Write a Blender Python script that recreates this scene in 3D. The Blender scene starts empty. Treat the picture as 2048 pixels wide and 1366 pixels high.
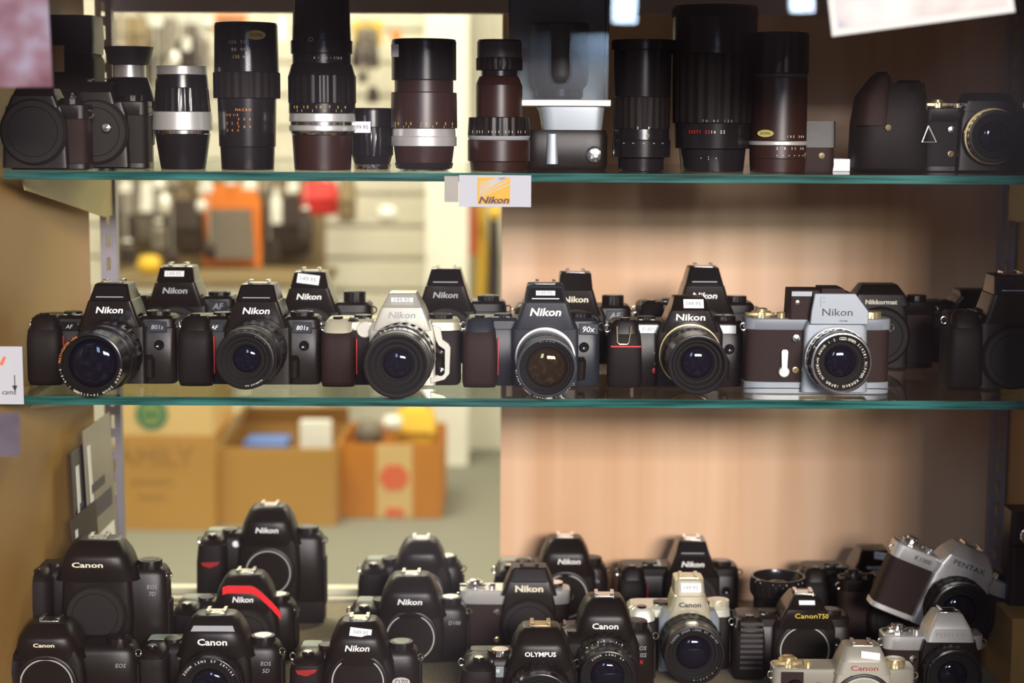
import bpy, bmesh, math, random
from mathutils import Vector, Matrix, Euler
random.seed(7)
PI = math.pi
C = bpy.context.scene.collection
SC = bpy.context.scene

# ------------------------------------------------------------------ camera
F = 3440.0
PITCH = math.radians(7.2); ROLL = math.radians(-0.3)
EYE = Vector((0, 0, 1.2))
cd = bpy.data.cameras.new('camera'); cam = bpy.data.objects.new('camera', cd); C.objects.link(cam)
cd.sensor_width = 36; cd.lens = F / 2048 * 36
cd.clip_start = 0.02
CR = (Euler((PI/2 - PITCH, 0, 0)).to_matrix() @ Matrix.Rotation(-ROLL, 3, 'Z'))
cam.matrix_world = Matrix.Translation(EYE) @ CR.to_4x4()
cd.dof.use_dof = True; cd.dof.focus_distance = 1.70; cd.dof.aperture_fstop = 4.0
SC.camera = cam

# ------------------------------------------------------------------ world
w = bpy.data.worlds.new('World'); SC.world = w; w.use_nodes = True
nt = w.node_tree; nt.nodes.clear()
wo = nt.nodes.new('ShaderNodeOutputWorld'); bg = nt.nodes.new('ShaderNodeBackground')
tc = nt.nodes.new('ShaderNodeTexCoord'); nz = nt.nodes.new('ShaderNodeTexNoise')
nz.inputs['Scale'].default_value = 5.5; nz.inputs['Detail'].default_value = 1.5
cr = nt.nodes.new('ShaderNodeValToRGB')
e = cr.color_ramp.elements
e[0].position = .38; e[0].color = (.07, .05, .055, 1)
e[1].position = .72; e[1].color = (1.1, .98, 1.15, 1)
x_ = cr.color_ramp.elements.new(.55); x_.color = (.30, .22, .25, 1)
nt.links.new(tc.outputs['Generated'], nz.inputs['Vector'])
nt.links.new(nz.outputs['Fac'], cr.inputs['Fac']); nt.links.new(cr.outputs['Color'], bg.inputs['Color'])
bg.inputs['Strength'].default_value = 0.6
nt.links.new(bg.outputs[0], wo.inputs[0])

SC.view_settings.view_transform = 'Standard'; SC.view_settings.look = 'None'
SC.view_settings.exposure = 0.0; SC.view_settings.gamma = 1.0

def area(name, loc, target, sx, sy, power, col):
    l = bpy.data.lights.new(name, 'AREA'); l.shape = 'RECTANGLE'; l.size = sx; l.size_y = sy
    l.energy = power; l.color = col
    o = bpy.data.objects.new(name, l); C.objects.link(o); o.location = loc
    o.rotation_euler = (Vector(target) - Vector(loc)).to_track_quat('-Z', 'Y').to_euler()
    return o
# daylight from the street: open sky above the far side of the street
area('street_daylight', (0.85, -2.6, 1.98), (0.15, 1.9, 0.85), 1.3, .5, 325, (1.0, .92, .86))
area('street_daylight', (-.5, -1.9, 2.15), (0.0, 1.7, 1.2), .35, .9, 24, (.55, .72, 1.0))
# two tall narrow street lamps, mirrored as blue streaks in lenses and pane
area('street_light_strip', (.285, -1.9, 1.71), (.1, 1.7, 1.25), .06, .5, 5.5, (.55, .75, 1.0))
area('street_light_strip', (.74, -1.9, 1.74), (.1, 1.7, 1.25), .06, .5, 5.5, (.62, .78, 1.0))
# fluorescent ceiling panels of the shop
for lx, ly in ((-1.3, 3.3), (-.6, 4.9), (1.2, 3.6)):
    area('shop_ceiling_light', (lx, ly, 2.66), (lx, ly, 0), 1.2, .6, 62, (1.0, .93, .72))

# ------------------------------------------------------------------ pixel helpers (f in px of 2048 wide frame)
RT = CR.col[0]; UPV = CR.col[1]; BK = CR.col[2]
def atp(px, py, Y):
    d = RT*((px-1024)/F) + UPV*((683-py)/F) - BK
    return EYE + d*(Y/d.y)
def xat(px, Y, z):
    # point with given Y, z that projects to column px
    Z = z - EYE.z; t = (px-1024)/F
    # RT.x X + RT.y Y + RT.z Z = t * -(BK.X)
    num = -t*(BK.y*Y + BK.z*Z) - (RT.y*Y + RT.z*Z)
    return num/(RT.x + t*BK.x)
def zat(px, py, Y): return atp(px, py, Y).z

SH_Y0 = 1.62; BACK_Y = 2.10; GT = 0.0085
Z_TOP = zat(1024, 346, SH_Y0); Z_MID = zat(1024, 797, SH_Y0); Z_DECK = zat(700, 1196, BACK_Y)
XL, XR = -0.492, 0.605

# ------------------------------------------------------------------ materials
def mat(name, col, rough=.5, metal=0., bump=None, var=0.08, vscale=30, coat=0., spec=.5, trans=0., ior=1.45, film=0):
    m = bpy.data.materials.new(name); m.use_nodes = True
    n = m.node_tree; b = n.nodes['Principled BSDF']
    b.inputs['Roughness'].default_value = rough; b.inputs['Metallic'].default_value = metal
    b.inputs['Coat Weight'].default_value = coat; b.inputs['Coat Roughness'].default_value = .08
    b.inputs['Specular IOR Level'].default_value = spec
    b.inputs['Transmission Weight'].default_value = trans; b.inputs['IOR'].default_value = ior
    if film:
        b.inputs['Thin Film Thickness'].default_value = film; b.inputs['Thin Film IOR'].default_value = 1.38
    t = n.nodes.new('ShaderNodeTexCoord')
    if var:
        z = n.nodes.new('ShaderNodeTexNoise'); z.inputs['Scale'].default_value = vscale; z.inputs['Detail'].default_value = 3
        r = n.nodes.new('ShaderNodeMix'); r.data_type = 'RGBA'
        r.inputs['A'].default_value = tuple(c*(1-var) for c in col[:3]) + (1,)
        r.inputs['B'].default_value = tuple(min(1, c*(1+var)) for c in col[:3]) + (1,)
        n.links.new(t.outputs['Object'], z.inputs['Vector']); n.links.new(z.outputs['Fac'], r.inputs['Factor'])
        n.links.new(r.outputs['Result'], b.inputs['Base Color'])
    else: b.inputs['Base Color'].default_value = tuple(col[:3]) + (1,)
    if bump:
        z = n.nodes.new('ShaderNodeTexNoise'); z.inputs['Scale'].default_value = bump[0]; z.inputs['Detail'].default_value = 2
        p = n.nodes.new('ShaderNodeBump'); p.inputs['Strength'].default_value = bump[1]; p.inputs['Distance'].default_value = .0005
        n.links.new(t.outputs['Object'], z.inputs['Vector']); n.links.new(z.outputs['Fac'], p.inputs['Height'])
        n.links.new(p.outputs['Normal'], b.inputs['Normal'])
    return m
M = {}
M['prismblack'] = mat('smooth_black_housing', (.011, .0075, .0065), .2, spec=.7)
M['capblack'] = mat('cap_black', (.014, .011, .010), .6, spec=.3)
M['black'] = mat('black_plastic', (.011, .0075, .0065), .33, bump=(2500, .2), spec=.34)
M['gloss'] = mat('gloss_black', (.010, .008, .009), .16, spec=.45)
M['rubber'] = mat('black_rubber', (.011, .0075, .007), .6, bump=(900, .5), spec=.22)
M['leather'] = mat('leatherette', (.024, .011, .009), .55, bump=(1400, .9), spec=.25)
M['barrel'] = mat('lens_black', (.010, .008, .009), .22, spec=.45)
M['brownbarrel'] = mat('brown_black_enamel', (.030, .010, .007), .33, spec=.55)  # brown-tinted black, one even tone
M['fade'] = mat('dark_grey_plastic', (.05, .045, .045), .4)
M['slate'] = mat('blue_sheen_black_plastic', (.018, .021, .030), .34, bump=(2500, .2), spec=.45)  # bluish reflection on black plastic put into the base colour
M['chrome'] = mat('satin_chrome', (.70, .69, .66), .34, metal=.6)
M['dimchrome'] = mat('worn_champagne_chrome', (.44, .42, .35), .34, metal=.5)
M['printborder'] = mat('print_border', (.48, .48, .45), .5, var=.02)
M['steel'] = mat('bright_steel', (.85, .84, .82), .16, metal=1)
M['silver'] = mat('silver_paint', (.72, .70, .60), .3, metal=.5)
M['champ'] = mat('champagne_silver_paint', (.78, .72, .52), .26, metal=.55)
M['greysilver'] = mat('grey_silver_paint', (.27, .30, .33), .36, metal=.35)
M['white'] = mat('white_lettering', (.86, .85, .82), .5, var=.02)
M['cream'] = mat('cream_lettering', (.80, .74, .56), .5, var=.02)
M['greytxt'] = mat('grey_lettering', (.35, .36, .38), .5, var=.02)
M['dark'] = mat('dark_lettering', (.05, .045, .06), .5, var=.02)
M['yellow'] = mat('yellow_lettering', (.75, .55, .06), .5, var=.02)
M['orange'] = mat('orange_lettering', (.8, .25, .04), .5, var=.02)
M['red'] = mat('red_paint', (.65, .02, .02), .4, var=.02)
M['redtape'] = mat('red_tape', (.75, .015, .02), .45, var=.06)
M['darkred'] = mat('dark_red_paint', (.30, .015, .015), .4, var=.02)
M['gold'] = mat('gold_label', (.75, .62, .18), .4, metal=.2)
M['goldmetal'] = mat('brass_trim', (.75, .60, .32), .28, metal=.8)
M['sticker'] = mat('white_sticker', (.80, .81, .84), .6, var=.04, vscale=400)
M['glass'] = mat('coated_lens_glass', (.006, .005, .010), .03, spec=.42, var=0, film=333)
M['glass2'] = mat('amber_coated_lens_glass', (.02, .012, .008), .04, spec=.9, var=0, film=215)
M['cavity'] = mat('dark_cavity', (.008, .007, .007), .7, spec=.2)
M['lcd'] = mat('display_window', (.30, .36, .30), .15, spec=.8)
M['blueglass'] = mat('blue_black_window', (.02, .03, .06), .1, spec=.9)
M['paper'] = mat('white_card', (.46, .47, .51), .6, var=.02)
M['logoyellow'] = mat('logo_yellow', (.62, .34, .008), .5, var=.03)
M['ink'] = mat('ink', (.10, .02, .03), .5, var=.02)
M['grey'] = mat('plain_grey', (.35, .33, .30), .7)
M['wallcream'] = mat('cream_paint', (.78, .76, .64), .6, vscale=3)
M['column'] = mat('cream_white_paint', (.88, .87, .78), .6, vscale=3)
M['floor'] = mat('green_grey_carpet', (.20, .20, .155), .9, vscale=80, var=.15)
M['ceiling'] = mat('white_ceiling', (.8, .8, .76), .7)
M['sidewall'] = mat('tan_laminate', (.42, .24, .065), .42, vscale=6, var=.10)
M['deck'] = mat('speckled_deck_carpet', (.25, .21, .135), .85, vscale=350, var=.45)
M['trim'] = mat('pale_deck_edging', (.62, .60, .46), .5)
M['header'] = mat('grey_brown_rail', (.20, .165, .16), .45)
M['rail'] = mat('hazed_rail', (.55, .46, .46), .4)  # reflection haze over the rail put into its paler colour
M['upright'] = mat('grey_metal_upright', (.30, .29, .34), .38, metal=.6)
M['bracket'] = mat('cream_metal_bracket', (.52, .42, .17), .45)
M['cardboard'] = mat('cardboard', (.44, .245, .06), .8, vscale=8, var=.06)
M['cardlight'] = mat('pale_cardboard', (.66, .47, .20), .8, vscale=8, var=.05)
M['orangebox'] = mat('orange_cardboard', (.52, .20, .02), .75, vscale=8, var=.07)
M['oxide'] = mat('greenprint', (.005, .16, .09), .6)
M['emblemfill'] = mat('olive_print', (.22, .30, .10), .7)
M['cardink'] = mat('faded_brown_print', (.36, .21, .07), .8)
M['redprint'] = mat('red_print', (.70, .15, .06), .7)
M['shopgrey'] = mat('grey_packaging', (.17, .145, .115), .5, vscale=20, var=.3)
M['shopdark'] = mat('brown_black_fabric', (.035, .022, .015), .6, vscale=20, var=.3)
M['shopkhaki'] = mat('khaki_fabric', (.27, .20, .10), .7, vscale=10, var=.2)
M['shopred'] = mat('red_fabric', (.72, .03, .02), .5)
M['shoporange'] = mat('orange_packaging', (.80, .22, .03), .45)
M['shopyellow'] = mat('yellow_packaging', (.85, .55, .05), .5)
M['shopwhite'] = mat('white_packaging', (.82, .82, .76), .35)
M['shopblue'] = mat('blue_packaging', (.12, .22, .55), .5)
M['clearpack'] = mat('smoky_plastic', (.20, .175, .14), .2, spec=.8)

def streaky(name, c0, c1, rough):
    m = mat(name, c0, rough, var=0); n = m.node_tree; b = n.nodes['Principled BSDF']
    t = n.nodes.new('ShaderNodeTexCoord'); mp = n.nodes.new('ShaderNodeMapping'); z = n.nodes.new('ShaderNodeTexNoise')
    mp.inputs['Scale'].default_value = (17, 17, .8); z.inputs['Scale'].default_value = 1; z.inputs['Detail'].default_value = 3
    r = n.nodes.new('ShaderNodeValToRGB'); r.color_ramp.elements[0].position = .36; r.color_ramp.elements[1].position = .64
    r.color_ramp.elements[0].color = (*c0, 1); r.color_ramp.elements[1].color = (*c1, 1)
    n.links.new(t.outputs['Object'], mp.inputs['Vector']); n.links.new(mp.outputs[0], z.inputs['Vector'])
    n.links.new(z.outputs['Fac'], r.inputs['Fac']); n.links.new(r.outputs['Color'], b.inputs['Base Color'])
    return m
M['panel'] = streaky('pink_tan_laminate', (.66, .39, .215), (.80, .535, .345), .33)

def thinglass(name, tint, gloss=1.0, rough=0.0):
    m = bpy.data.materials.new(name); m.use_nodes = True; n = m.node_tree; n.nodes.clear()
    o = n.nodes.new('ShaderNodeOutputMaterial'); mx = n.nodes.new('ShaderNodeMixShader')
    t = n.nodes.new('ShaderNodeBsdfTransparent'); g = n.nodes.new('ShaderNodeBsdfGlossy'); f = n.nodes.new('ShaderNodeFresnel')
    f.inputs['IOR'].default_value = 1.0 + .5*gloss
    t.inputs['Color'].default_value = (*tint, 1); g.inputs['Roughness'].default_value = rough
    # same fresnel on both sides of the sheet
    ge = n.nodes.new('ShaderNodeNewGeometry'); vm = n.nodes.new('ShaderNodeVectorMath'); vm.operation = 'DOT_PRODUCT'
    ab = n.nodes.new('ShaderNodeMath'); ab.operation = 'ABSOLUTE'
    om = n.nodes.new('ShaderNodeMath'); om.operation = 'SUBTRACT'; om.inputs[0].default_value = 1
    pw = n.nodes.new('ShaderNodeMath'); pw.operation = 'POWER'; pw.inputs[1].default_value = 5
    ma = n.nodes.new('ShaderNodeMath'); ma.operation = 'MULTIPLY_ADD'; ma.inputs[1].default_value = .92*gloss; ma.inputs[2].default_value = .045*gloss
    ma.use_clamp = True
    n.links.new(ge.outputs['Incoming'], vm.inputs[0]); n.links.new(ge.outputs['Normal'], vm.inputs[1])
    n.links.new(vm.outputs['Value'], ab.inputs[0]); n.links.new(ab.outputs[0], om.inputs[1])
    n.links.new(om.outputs[0], pw.inputs[0]); n.links.new(pw.outputs[0], ma.inputs[0])
    n.links.new(ma.outputs[0], mx.inputs['Fac']); n.links.new(t.outputs[0], mx.inputs[1]); n.links.new(g.outputs[0], mx.inputs[2])
    n.links.new(mx.outputs[0], o.inputs['Surface'])
    n.nodes.remove(f)
    return m
M['pane'] = thinglass('window_glass', (.97, .97, .97), .62)
M['shelfglass'] = thinglass('shelf_glass', (.90, .95, .91), .8)
M['clearbox'] = thinglass('clear_acrylic', (.72, .76, .80), 1.6, .12)
m = mat('green_glass_edge', (.02, .20, .14), .12, spec=.8, var=0); M['edge'] = m
n = m.node_tree; b = n.nodes['Principled BSDF']; t = n.nodes.new('ShaderNodeTexCoord'); mp = n.nodes.new('ShaderNodeMapping')
z = n.nodes.new('ShaderNodeTexNoise'); mp.inputs['Scale'].default_value = (9, 1, 260); z.inputs['Scale'].default_value = 1; z.inputs['Detail'].default_value = 2
r = n.nodes.new('ShaderNodeValToRGB'); r.color_ramp.elements[0].position = .35; r.color_ramp.elements[1].position = .7
r.color_ramp.elements[0].color = (.004, .035, .030, 1); r.color_ramp.elements[1].color = (.035, .17, .15, 1)  # lighter teal in the colour imitates highlights along the edge
n.links.new(t.outputs['Object'], mp.inputs['Vector']); n.links.new(mp.outputs[0], z.inputs['Vector'])
n.links.new(z.outputs['Fac'], r.inputs['Fac']); n.links.new(r.outputs['Color'], b.inputs['Base Color'])

# ------------------------------------------------------------------ mesh building
_tc = {}
def glyphs(s, bold=0., shear=0.):
    k = (s, bold, shear)
    if k not in _tc:
        cu = bpy.data.curves.new('t', 'FONT'); cu.body = s; cu.size = 1; cu.shear = shear; cu.offset = bold
        cu.resolution_u = 2; cu.extrude = .03; cu.align_x = 'CENTER'; cu.align_y = 'CENTER'
        o = bpy.data.objects.new('t', cu); C.objects.link(o)
        dg = bpy.context.evaluated_depsgraph_get(); dg.update()
        me = bpy.data.meshes.new_from_object(o.evaluated_get(dg))
        vs = [v.co.copy() for v in me.vertices]; fs = [tuple(p.vertices) for p in me.polygons]
        if vs:
            x0 = min(v.x for v in vs); x1 = max(v.x for v in vs); y0 = min(v.y for v in vs); y1 = max(v.y for v in vs)
        else: x0 = x1 = y0 = y1 = 0
        _tc[k] = (vs, fs, x0, x1, y0, y1)
        bpy.data.objects.remove(o); bpy.data.curves.remove(cu); bpy.data.meshes.remove(me)
    return _tc[k]

class MB:
    """collects shapes in millimetres"""
    def __init__(s, k=.001): s.v = []; s.f = []; s.k = k
    def add(s, vs, fs, mx=None):
        o = len(s.v)
        s.v += [(mx @ Vector(v)) if mx else Vector(v) for v in vs]
        s.f += [tuple(i+o for i in f) for f in fs]; return s
    def box(s, x0, x1, y0, y1, z0, z1, mx=None):
        vs = [(x, y, z) for z in (z0, z1) for y in (y0, y1) for x in (x0, x1)]
        return s.add(vs, [(0, 2, 3, 1), (4, 5, 7, 6), (0, 1, 5, 4), (2, 6, 7, 3), (0, 4, 6, 2), (1, 3, 7, 5)], mx)
    def loft(s, secs, n=6., pts=28, mx=None):
        """secs: (z, x0, x1, y0, y1) superellipse sections"""
        vs = []; fs = []
        for (z, x0, x1, y0, y1) in secs:
            cx, cy, a, b = (x0+x1)/2, (y0+y1)/2, (x1-x0)/2, (y1-y0)/2
            for i in range(pts):
                t = 2*PI*(i+.5)/pts; c, d = math.cos(t), math.sin(t)
                vs.append((cx + a*math.copysign(abs(c)**(2/n), c), cy + b*math.copysign(abs(d)**(2/n), d), z))
        for j in range(len(secs)-1):
            for i in range(pts):
                a = j*pts+i; b2 = j*pts+(i+1) % pts; fs.append((a, b2, b2+pts, a+pts))
        fs.append(tuple(reversed(range(pts)))); fs.append(tuple((len(secs)-1)*pts+i for i in range(pts)))
        return s.add(vs, fs, mx)
    def lathe(s, prof, n=48, mx=None, ribs=None):
        """prof: (r, h) along +h ; open or closed at r=0; axis z"""
        vs = []; fs = []; m_ = len(prof)
        for (r, h) in prof:
            for i in range(n):
                t = 2*PI*i/n; rr = r
                vs.append((rr*math.cos(t), rr*math.sin(t), h))
        if ribs:
            for j in ribs[0]:
                for i in range(n):
                    if (i//ribs[2]) % 2: 
                        x, y, z = vs[j*n+i]; q = 1-ribs[1]; vs[j*n+i] = (x*q, y*q, z)
        for j in range(m_-1):
            for i in range(n):
                a = j*n+i; b2 = j*n+(i+1) % n; fs.append((a, b2, b2+n, a+n))
        return s.add(vs, fs, mx)
    def poly(s, pts2, y0, y1, mx=None):
        """outline in xz extruded along y"""
        n = len(pts2); vs = [(x, y0, z) for x, z in pts2] + [(x, y1, z) for x, z in pts2]
        fs = [tuple(range(n)), tuple(reversed(range(n, 2*n)))]
        for i in range(n): fs.append((i, i+n, (i+1) % n+n, (i+1) % n))
        return s.add(vs, fs, mx)
    def text(s, t, x, y, z, h=None, wd=None, bold=.0, shear=0., tilt=0., mx=None, roll=0.):
        """text facing -y, centred on (x, z); h = cap height, wd = width"""
        vs, fs, x0, x1, y0, y1 = glyphs(t, bold, shear)
        if not vs: return s
        sy = h/(y1-y0) if h else wd/(x1-x0); sx = wd/(x1-x0) if wd else sy
        cx, cy = (x0+x1)/2, (y0+y1)/2
        base = Matrix.Translation((x, y, z)) @ Matrix.Rotation(roll, 4, 'Y') @ Matrix.Rotation(-tilt, 4, 'X') @ Matrix(((1, 0, 0, 0), (0, 0, -1, 0), (0, 1, 0, 0), (0, 0, 0, 1)))
        if mx: base = mx @ base
        return s.add([((v.x-cx)*sx, (v.y-cy)*sy, v.z*sy) for v in vs], fs, base)
    def ringtext(s, t, r, y, size, a0, a1, mx):
        """characters around a lens front; angles measured clockwise from top, axis -y through mx"""
        n = len(t)
        for i, ch in enumerate(t):
            if ch == ' ': continue
            a = a0 + (a1-a0)*i/max(1, n-1)
            m2 = mx @ Matrix.Rotation(a, 4, 'Y') @ Matrix.Translation((0, 0, r))
            s.text(ch, 0, y, 0, h=size*(1 if ch not in '-.:' else .25), mx=m2)
        return s
    def cyltext(s, t, r, z, size, a0, a1, bold=.0):
        """characters round an upright cylinder; angle 0 faces -y, positive to +x"""
        n = len(t)
        for i, ch in enumerate(t):
            if ch == ' ': continue
            a = a0 + (a1-a0)*i/max(1, n-1)
            m2 = Matrix.Rotation(a, 4, 'Z') @ Matrix.Translation((0, -r, 0))
            s.text(ch, 0, -.1, z, h=size*(1 if ch not in '-.' else .3), mx=m2, bold=bold)
        return s
    def tube(s, pts, r, n=8):
        pts = [Vector(p) for p in pts]; rings = []
        for i, p in enumerate(pts):
            d = (pts[min(i+1, len(pts)-1)] - pts[max(i-1, 0)]).normalized()
            u = d.orthogonal().normalized()
            if rings: 
                u = (pu - d*pu.dot(d)).normalized()
            pu = u; vv = d.cross(u)
            rings.append([p + (u*math.cos(2*PI*k/n) + vv*math.sin(2*PI*k/n))*r for k in range(n)])
        vs = [v for rg in rings for v in rg]; fs = []
        for j in range(len(rings)-1):
            for k in range(n):
                a = j*n+k; b2 = j*n+(k+1) % n; fs.append((a, b2, b2+n, a+n))
        fs.append(tuple(reversed(range(n)))); fs.append(tuple((len(rings)-1)*n+k for k in range(n)))
        return s.add(vs, fs)
    def build(s, name, m, parent=None, bevel=0., ang=32, smooth=True):
        me = bpy.data.meshes.new(name); me.from_pydata([tuple(v*s.k) for v in s.v], [], s.f)
        me.update()
        bm = bmesh.new(); bm.from_mesh(me); bmesh.ops.recalc_face_normals(bm, faces=bm.faces); bm.to_mesh(me); bm.free()
        if smooth: me.shade_smooth(); me.set_sharp_from_angle(angle=math.radians(ang))
        me.materials.append(M[m] if isinstance(m, str) else m)
        o = bpy.data.objects.new(name, me); C.objects.link(o)
        if parent: o.parent = parent
        if bevel:
            b = o.modifiers.new('bevel', 'BEVEL'); b.width = bevel*.001; b.segments = 2; b.limit_method = 'ANGLE'; b.angle_limit = math.radians(35)
            b.harden_normals = False
        return o
AXY = Matrix.Rotation(PI/2, 4, 'X')     # lathe axis z -> -y
def thing(name, label, cat, loc, group=None, rot=(0, 0, 0), sc=1.):
    o = bpy.data.objects.new(name, None); C.objects.link(o); o.location = loc; o.rotation_euler = rot; o.scale = (sc,)*3
    o.empty_display_size = .02
    o['label'] = label; o['category'] = cat
    if group: o['group'] = group
    return o
def tag(o, label, cat, group=None, kind=None):
    o['label'] = label; o['category'] = cat
    if group: o['group'] = group
    if kind: o['kind'] = kind
    return o
def struct(o, label=None):
    o['kind'] = 'structure'
    if label: o['label'] = label
    return o
def mbx(name, m, x0, x1, y0, y1, z0, z1, parent=None, bevel=0.):
    return MB(1.).box(x0, x1, y0, y1, z0, z1).build(name, m, parent, bevel)

# ------------------------------------------------------------------ the setting
struct(mbx('floor', 'floor', -3.2, 3.2, 1.45, 6.6, -.02, 0), 'green grey shop floor')
struct(mbx('ceiling', 'ceiling', -3.2, 3.2, 1.3, 6.6, 2.7, 2.75), 'shop ceiling')
sw = MB(1.)
YW = 6.3
z0 = 0.0; sp = .118
sw.box(-3.2, 3.2, YW+.03, YW+.08, 0, 2.7)
for i in range(23):
    if .35+i*sp > 2.6: break
    sw.box(-3.2, atp(862, 400, YW).x, YW, YW+.03, .35+i*sp+.012, .35+(i+1)*sp)
sw.box(-3.2, 3.2, YW, YW+.03, 0, .35)
struct(sw.build('wall_back', 'wallcream'), 'cream slatwall at the back of the shop')
struct(mbx('wall_left', 'wallcream', -3.25, -3.2, 1.5, 6.6, 0, 2.7)); struct(mbx('wall_right', 'wallcream', 3.2, 3.25, 1.5, 6.6, 0, 2.7))
cx0 = atp(852, 400, 6.0).x; cx1 = atp(936, 400, 6.0).x
struct(mbx('trim_1', 'column', cx0, cx1, 5.98, YW, 0, 2.7), 'cream column on the shop wall')
# display case
struct(mbx('wall_case_left', 'sidewall', XL-.018, XL, 1.46, 2.0, .1, 1.398), 'tan laminate side of the display case')
struct(mbx('wall_case_right', 'sidewall', XR, XR+.018, 1.46, BACK_Y+.02, .1, 1.398), 'laminate side of the display case')
bx0 = atp(1002, 700, BACK_Y).x
struct(mbx('wall_case_back', 'panel', bx0, XR, BACK_Y, BACK_Y+.016, Z_DECK, 1.398), 'pinkish tan laminate back panel of the case')
struct(mbx('floor_case', 'deck', XL, XR, 1.46, BACK_Y+.02, Z_DECK-.02, Z_DECK), 'speckled carpeted deck of the display case')
struct(mbx('wall_case_front', 'sidewall', XL-.018, XR+.018, 1.43, 1.46, 0, Z_DECK-.0), 'plinth front under the case')
struct(mbx('ceiling_case', 'header', XL-.018, XR+.018, 1.44, BACK_Y+.03, 1.40, 1.42), 'top of the display case')
struct(mbx('shade_board_front', 'header', XL-.018, XR+.018, 1.44, 1.455, 1.312, 1.40), 'added unseen board at the case front, shading the upper shelf')  # unseen board, added to darken the back panel above the upper shelf
hz = zat(600, 27, BACK_Y)
struct(mbx('trim_2', 'rail', XL, XR, BACK_Y-.022, BACK_Y-.001, hz, 1.398), 'grey brown rail across the back of the case')
t3 = MB(1.); 
t3.box(XL, bx0-.001, BACK_Y-.002, BACK_Y+.02, Z_DECK, Z_DECK+.012); t3.box(XL, bx0-.001, BACK_Y-.018, BACK_Y-.003, Z_DECK, Z_DECK+.004)
struct(t3.build('trim_3', 'trim'), 'pale sill strip at the back of the deck')
# slotted uprights
def upright(nm, px0, px1, y0, label):
    x0 = atp(px0, 700, y0).x; x1 = atp(px1, 700, y0).x; mm = MB(1.)
    xm = (x0+x1)/2; sw_ = .0022; d = .014
    mm.box(x0, xm-sw_, y0, y0+.0015, Z_DECK, 1.396); mm.box(xm+sw_, x1, y0, y0+.0015, Z_DECK, 1.396)
    zz = Z_DECK
    while zz < 1.39:
        mm.box(xm-sw_, xm+sw_, y0, y0+.0015, zz, min(zz+.011, 1.396)); zz += .027
    mm.box(x0, x0+.0015, y0+.0015, y0+d, Z_DECK, 1.396); mm.box(x1-.0015, x1, y0+.0015, y0+d, Z_DECK, 1.396)
    return struct(mm.build(nm, 'upright'), label)
upright('trim_4', 206, 238, 2.03, 'slotted metal shelf upright on the left')
upright('trim_5', 1992, 2022, 2.06, 'slotted metal shelf upright on the right')
# window pane with added unseen boards that shape the daylight
WY = 1.30
pn = mbx('window_1', 'pane', -1.1, 1.1, WY-.006, WY, .35, 1.9); struct(pn, 'shop window pane')
BLOCK_Z = 1.312
struct(mbx('shade_board_top', 'header', -1.1, 1.1, WY+.002, WY+.05, BLOCK_Z, 1.9), 'added unseen board above the window view, shading the upper shelf')  # out of view, added to keep daylight off the upper compartment
struct(mbx('shade_board_side', 'header', .47, 1.1, WY+.002, WY+.10, .35, BLOCK_Z), 'added unseen board shading the right end of the case')  # out of view, added so the panel falls darker toward the right

# shelves
def shelf(z, label):
    t = thing('glass_shelf', label, 'shelf', (0, SH_Y0, z-GT), 'glass shelves')
    xa, xb = XL+.014, XR-.008
    MB(1.).box(xa, xb, .0012, .40, 0, GT).build('glass_sheet', 'shelfglass', t)
    MB(1.).box(xa, xb, 0, .0012, .0002, GT-.0002).build('polished_edge', 'edge', t)['label'] = 'green front edge of the glass'
    return t
shelf(Z_TOP, 'upper glass shelf with green edge, carrying the standing lenses')
shelf(Z_MID, 'middle glass shelf with green edge, carrying two rows of film cameras')
def bracket(x, z, ylong, label, h=.055):
    o = MB(1.)
    pr = [(1.66, z-.0005), (2.03, z-.0005), (2.03, z-h), (1.99, z-h), (1.67, z-.012)]
    vs = [(x-.001, y, zz) for y, zz in pr] + [(x+.001, y, zz) for y, zz in pr]
    n_ = len(pr); fs = [tuple(range(n_)), tuple(range(2*n_-1, n_-1, -1))] + [(i, i+n_, (i+1) % n_+n_, (i+1) % n_) for i in range(n_)]
    o.add(vs, fs); return tag(o.build('shelf_bracket', 'bracket'), label, 'bracket', 'shelf brackets')
bracket(-.472, Z_TOP-GT, 0, 'cream tapered metal bracket under left end of the upper glass shelf')
bracket(-.472, Z_MID-GT, 0, 'cream tapered metal bracket under left end of the middle glass shelf')
bracket(.585, Z_TOP-GT, 0, 'tapered metal bracket under right end of the upper glass shelf')
bracket(.585, Z_MID-GT, 0, 'tapered metal bracket under right end of the middle glass shelf')

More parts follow.
